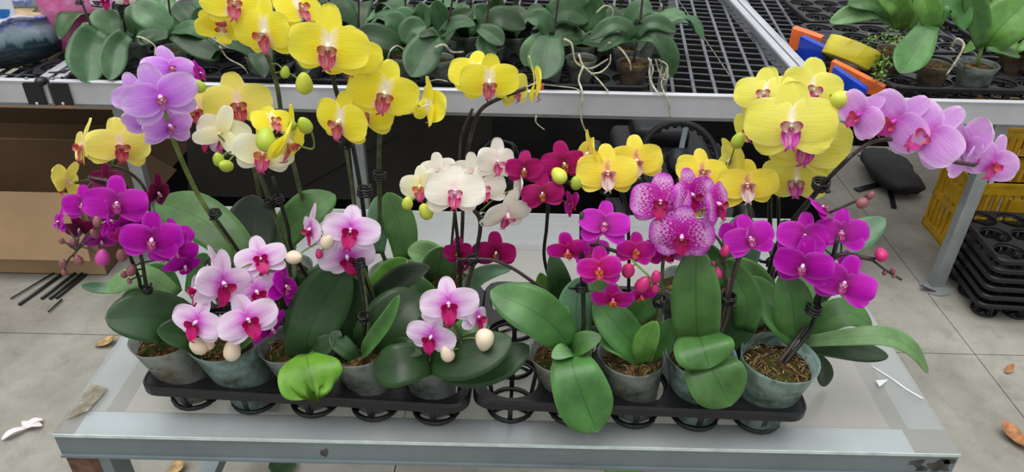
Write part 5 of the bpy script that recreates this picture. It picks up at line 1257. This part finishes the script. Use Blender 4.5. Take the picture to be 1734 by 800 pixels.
for sx_ in (-.27, .27):
    for dy in (-.08, .48):
        wh = lathe([(.02, -.03), (.055, -.03), (.072, -.02), (.075, 0), (.072, .02), (.055, .03), (.02, .03)], 24)
        obj('wheel', xf(wh, Matrix.Translation((wc.x+sx_, wc.y+dy, .08)) @ Matrix.Rotation(PI/2, 4, 'Y')), M_rub, tv)
# black mesh trays next to it
q = onz(1050, 352, 0)
for k in range(3):
    tray('seed_tray', Vector((q.x+.02, q.y+.14, .005+k*.05)), .12, 'black seed tray, %s of the stack left of the steering wheel' % ('lowest', 'middle one', 'topmost')[k], 2, 2)

for k, (a, b, w) in enumerate((((1494, 272), (1514, 352), .02), ((1450, 322), (1540, 300), .03), ((1452, 262), (1482, 268), .012))):
    A, B = onz(*a, .006), onz(*b, .006)
    thing_mesh('strap', [beam(A, B, w, .006)][0], M_blk if k < 2 else M_galv, A, ['black plastic strap lying on the floor below the right bench', 'wide black strap crossing the floor below the lilac blooms', 'short grey metal strip on the floor below the right bench'][k], 'strap', smooth=False)
bs = onz(1556, 345, 0); vs, fs, uv = ellipsoid((0, 0, 0), .11, .2, .05, 22, 14)
vs = [v*(1+.3*noise.noise(v*10+Vector((3, 1, 0)))+.1*noise.noise(v*34)) for v in vs]; mz = min(v.z for v in vs)
thing_mesh('film_bundle', ([v+Vector((bs.x-.05, bs.y+.22, .002-mz)) for v in vs], fs), simple('matte_black_film', (15, 15, 16), .6, var=.15), bs, 'crumpled black film bundle on the floor left of the yellow crate', 'film')
# yellow crates
M_yc = simple('crate_yellow', (206, 162, 26), .5, var=.12, scale=12)
def crate(loc, rot, w, d, h, label):
    c = empty('plastic_crate', loc, label, 'crate'); c.rotation_euler = (0, 0, rot); t = .012
    def wall(L, nm, M):
        gs = [box(-L/2, L/2, 0, t, h-.05, h), box(-L/2, L/2, -.006, t, h-.012, h), box(-L/2, L/2, 0, t, 0, .035), box(-L/2, L/2, .001, t, h*.45, h*.45+.022)]
        n = int(L/.032)
        for k in range(n+1):
            x = -L/2+L*k/n; wv = .014 if 0 < k < n else .03
            gs.append(box(max(-L/2, x-wv/2), min(L/2, x+wv/2), .002, t-.001, .03, h-.045))
        gs.append(box(-.05, .05, -.002, t, h*.58, h*.78))
        o = link(nm, mesh(nm, *join(*gs)[:2], smooth=False), c, M_yc); o.matrix_local = M; return o
    wall(w, 'side_panel', TR(0, -d/2, 0)); wall(w, 'side_panel', TR(0, d/2, 0) @ RZ(180))
    wall(d, 'end_panel', TR(-w/2, 0, 0) @ RZ(-90)); wall(d, 'end_panel', TR(w/2, 0, 0) @ RZ(90))
    link('base', mesh('base', *box(-w/2, w/2, -d/2, d/2, 0.002, .008), smooth=False), c, M_yc); return c
a = onz(1605, 432, 0); a2 = onz(1560, 378, 0); d_ = (a2-a); ra = math.atan2(d_.y, d_.x)-PI/2; rm = Matrix.Rotation(ra, 3, 'Z')
dl = d_.length; print('crate', dl, ra)
crate(a + rm @ Vector((.2, dl/2, 0)), ra, .4, dl, .32, 'yellow plastic crate with slotted walls behind the right bench leg')
b = onz(1700, 358, 0)
crate(Vector((b.x+.2, b.y+.3, .0)), math.radians(-4), .5, .36, .33, 'yellow plastic crate at the right edge behind the stack of black trays')
# stack of black trays at right
s0 = onz(1646, 545, 0)
for k in range(6):
    tray('spare_tray', Vector((s0.x+.285, s0.y+.15, .002+k*.036)), math.radians(-4), 'spare black tray on the right floor, %s in the stack' % ('lowest', 'second', 'third', 'fourth', 'fifth', 'topmost')[k], 5, 3, h=.07)

# =================================================================== LITTER ON THE FLOOR
def litter_leaf(px, py, wpx, L, az, col, label, curl=.02, cat='leaf', name='dry_leaf'):
    c = onz(px, py, .006); d = Vector((math.cos(az), math.sin(az), 0)); w = wpx*pxm(c); Lm = L*pxm(c)
    pts = [c-d*Lm/2, c-d*Lm*.1+Vector((0, 0, curl*.2)), c+d*Lm*.25+Vector((0, 0, curl*.5)), c+d*Lm/2+Vector((0, 0, curl))]
    return thing_mesh(name, leaf_geo(pts, w, .0, .35, .4, 10, 6), col, c, label, cat)
M_dry = simple('dry_leaf_brown', (158, 108, 70), .75, var=.25, scale=40); M_dry2 = simple('dry_leaf_tan', (158, 132, 88), .75, var=.3, scale=60)
litter_leaf(1716, 742, 34, 50, 2.2, M_dry, 'orange brown dry leaf on the floor at the right edge', .03)
litter_leaf(1727, 752, 26, 46, -1.2, M_dry, 'curled dry leaf leaning on the bigger one at the right edge', .03)
litter_leaf(1708, 628, 12, 18, .6, M_dry, 'tiny brown dry leaf on the floor above the big dry leaf')
litter_leaf(180, 582, 22, 34, .3, M_dry2, 'tan dry leaf on the floor left of the table')
litter_leaf(300, 795, 26, 30, .8, M_dry2, 'tan dry leaf under the left end of the table')
litter_leaf(1570, 492, 8, 26, 2.9, simple('purple_litter', (84, 50, 62), .7), 'withered purple petal near the right bench foot')
litter_leaf(480, 790, 46, 60, -1.5, LEAF['dark'], 'fallen green leaf on the floor below the front edge of the table')
litter_leaf(775, 800, 40, 60, .2, LEAF['grass'], 'fallen yellow green leaf on the floor below the middle of the table') if False else None
litter_leaf(1055, 800, 40, 60, .2, LEAF['grass'], 'fallen yellow green leaf on the floor below the middle of the table')
M_pet = simple('fallen_petal', (232, 218, 220), .6, var=.05)
c = onz(45, 728, .004); ff = empty('fallen_flower', c, 'withered white flower lying on the floor at far left', 'flower')
for az, L in ((3.9, .06), (.9, .045), (1.9, .03), (.3, .04)):
    d = Vector((math.cos(az), math.sin(az), 0)); pts = [c+Vector((0, 0, .006)), c+d*L*.5+Vector((0, 0, .014)), c+d*L+Vector((0, 0, .004))]
    obj('petal', leaf_geo(pts, .022, .0, .4, .5, 8, 6), M_pet, ff)
for k, (a, b) in enumerate((((18, 506), (92, 462)), ((32, 516), (100, 468)), ((70, 506), (118, 470)), ((82, 528), (100, 512)), ((84, 506), (128, 472)), ((95, 505), (134, 474)))):
    A, B = onz(*a, .007), onz(*b, .007)
    if k: B = B+(B-A)*.3
    thing_mesh('plant_stake', tube([A, (A+B)/2, B], .0055 if k not in (0, 3) else .003, 6), M_stake, A,
               ['thin stake lying farthest left beside the cardboard box', 'black stake lying second from left beside the cardboard box', 'black stake at the left of the bundle by the box', 'short black stake end nearest the camera by the box', 'black stake in the middle of the bundle by the box', 'black stake at the right of the bundle by the box'][k], 'stake')
print('flowers', NF[0], 'objects', len(bpy.data.objects), 'tris', sum(len(o.data.polygons)*2 for o in bpy.data.objects if o.type == 'MESH'))
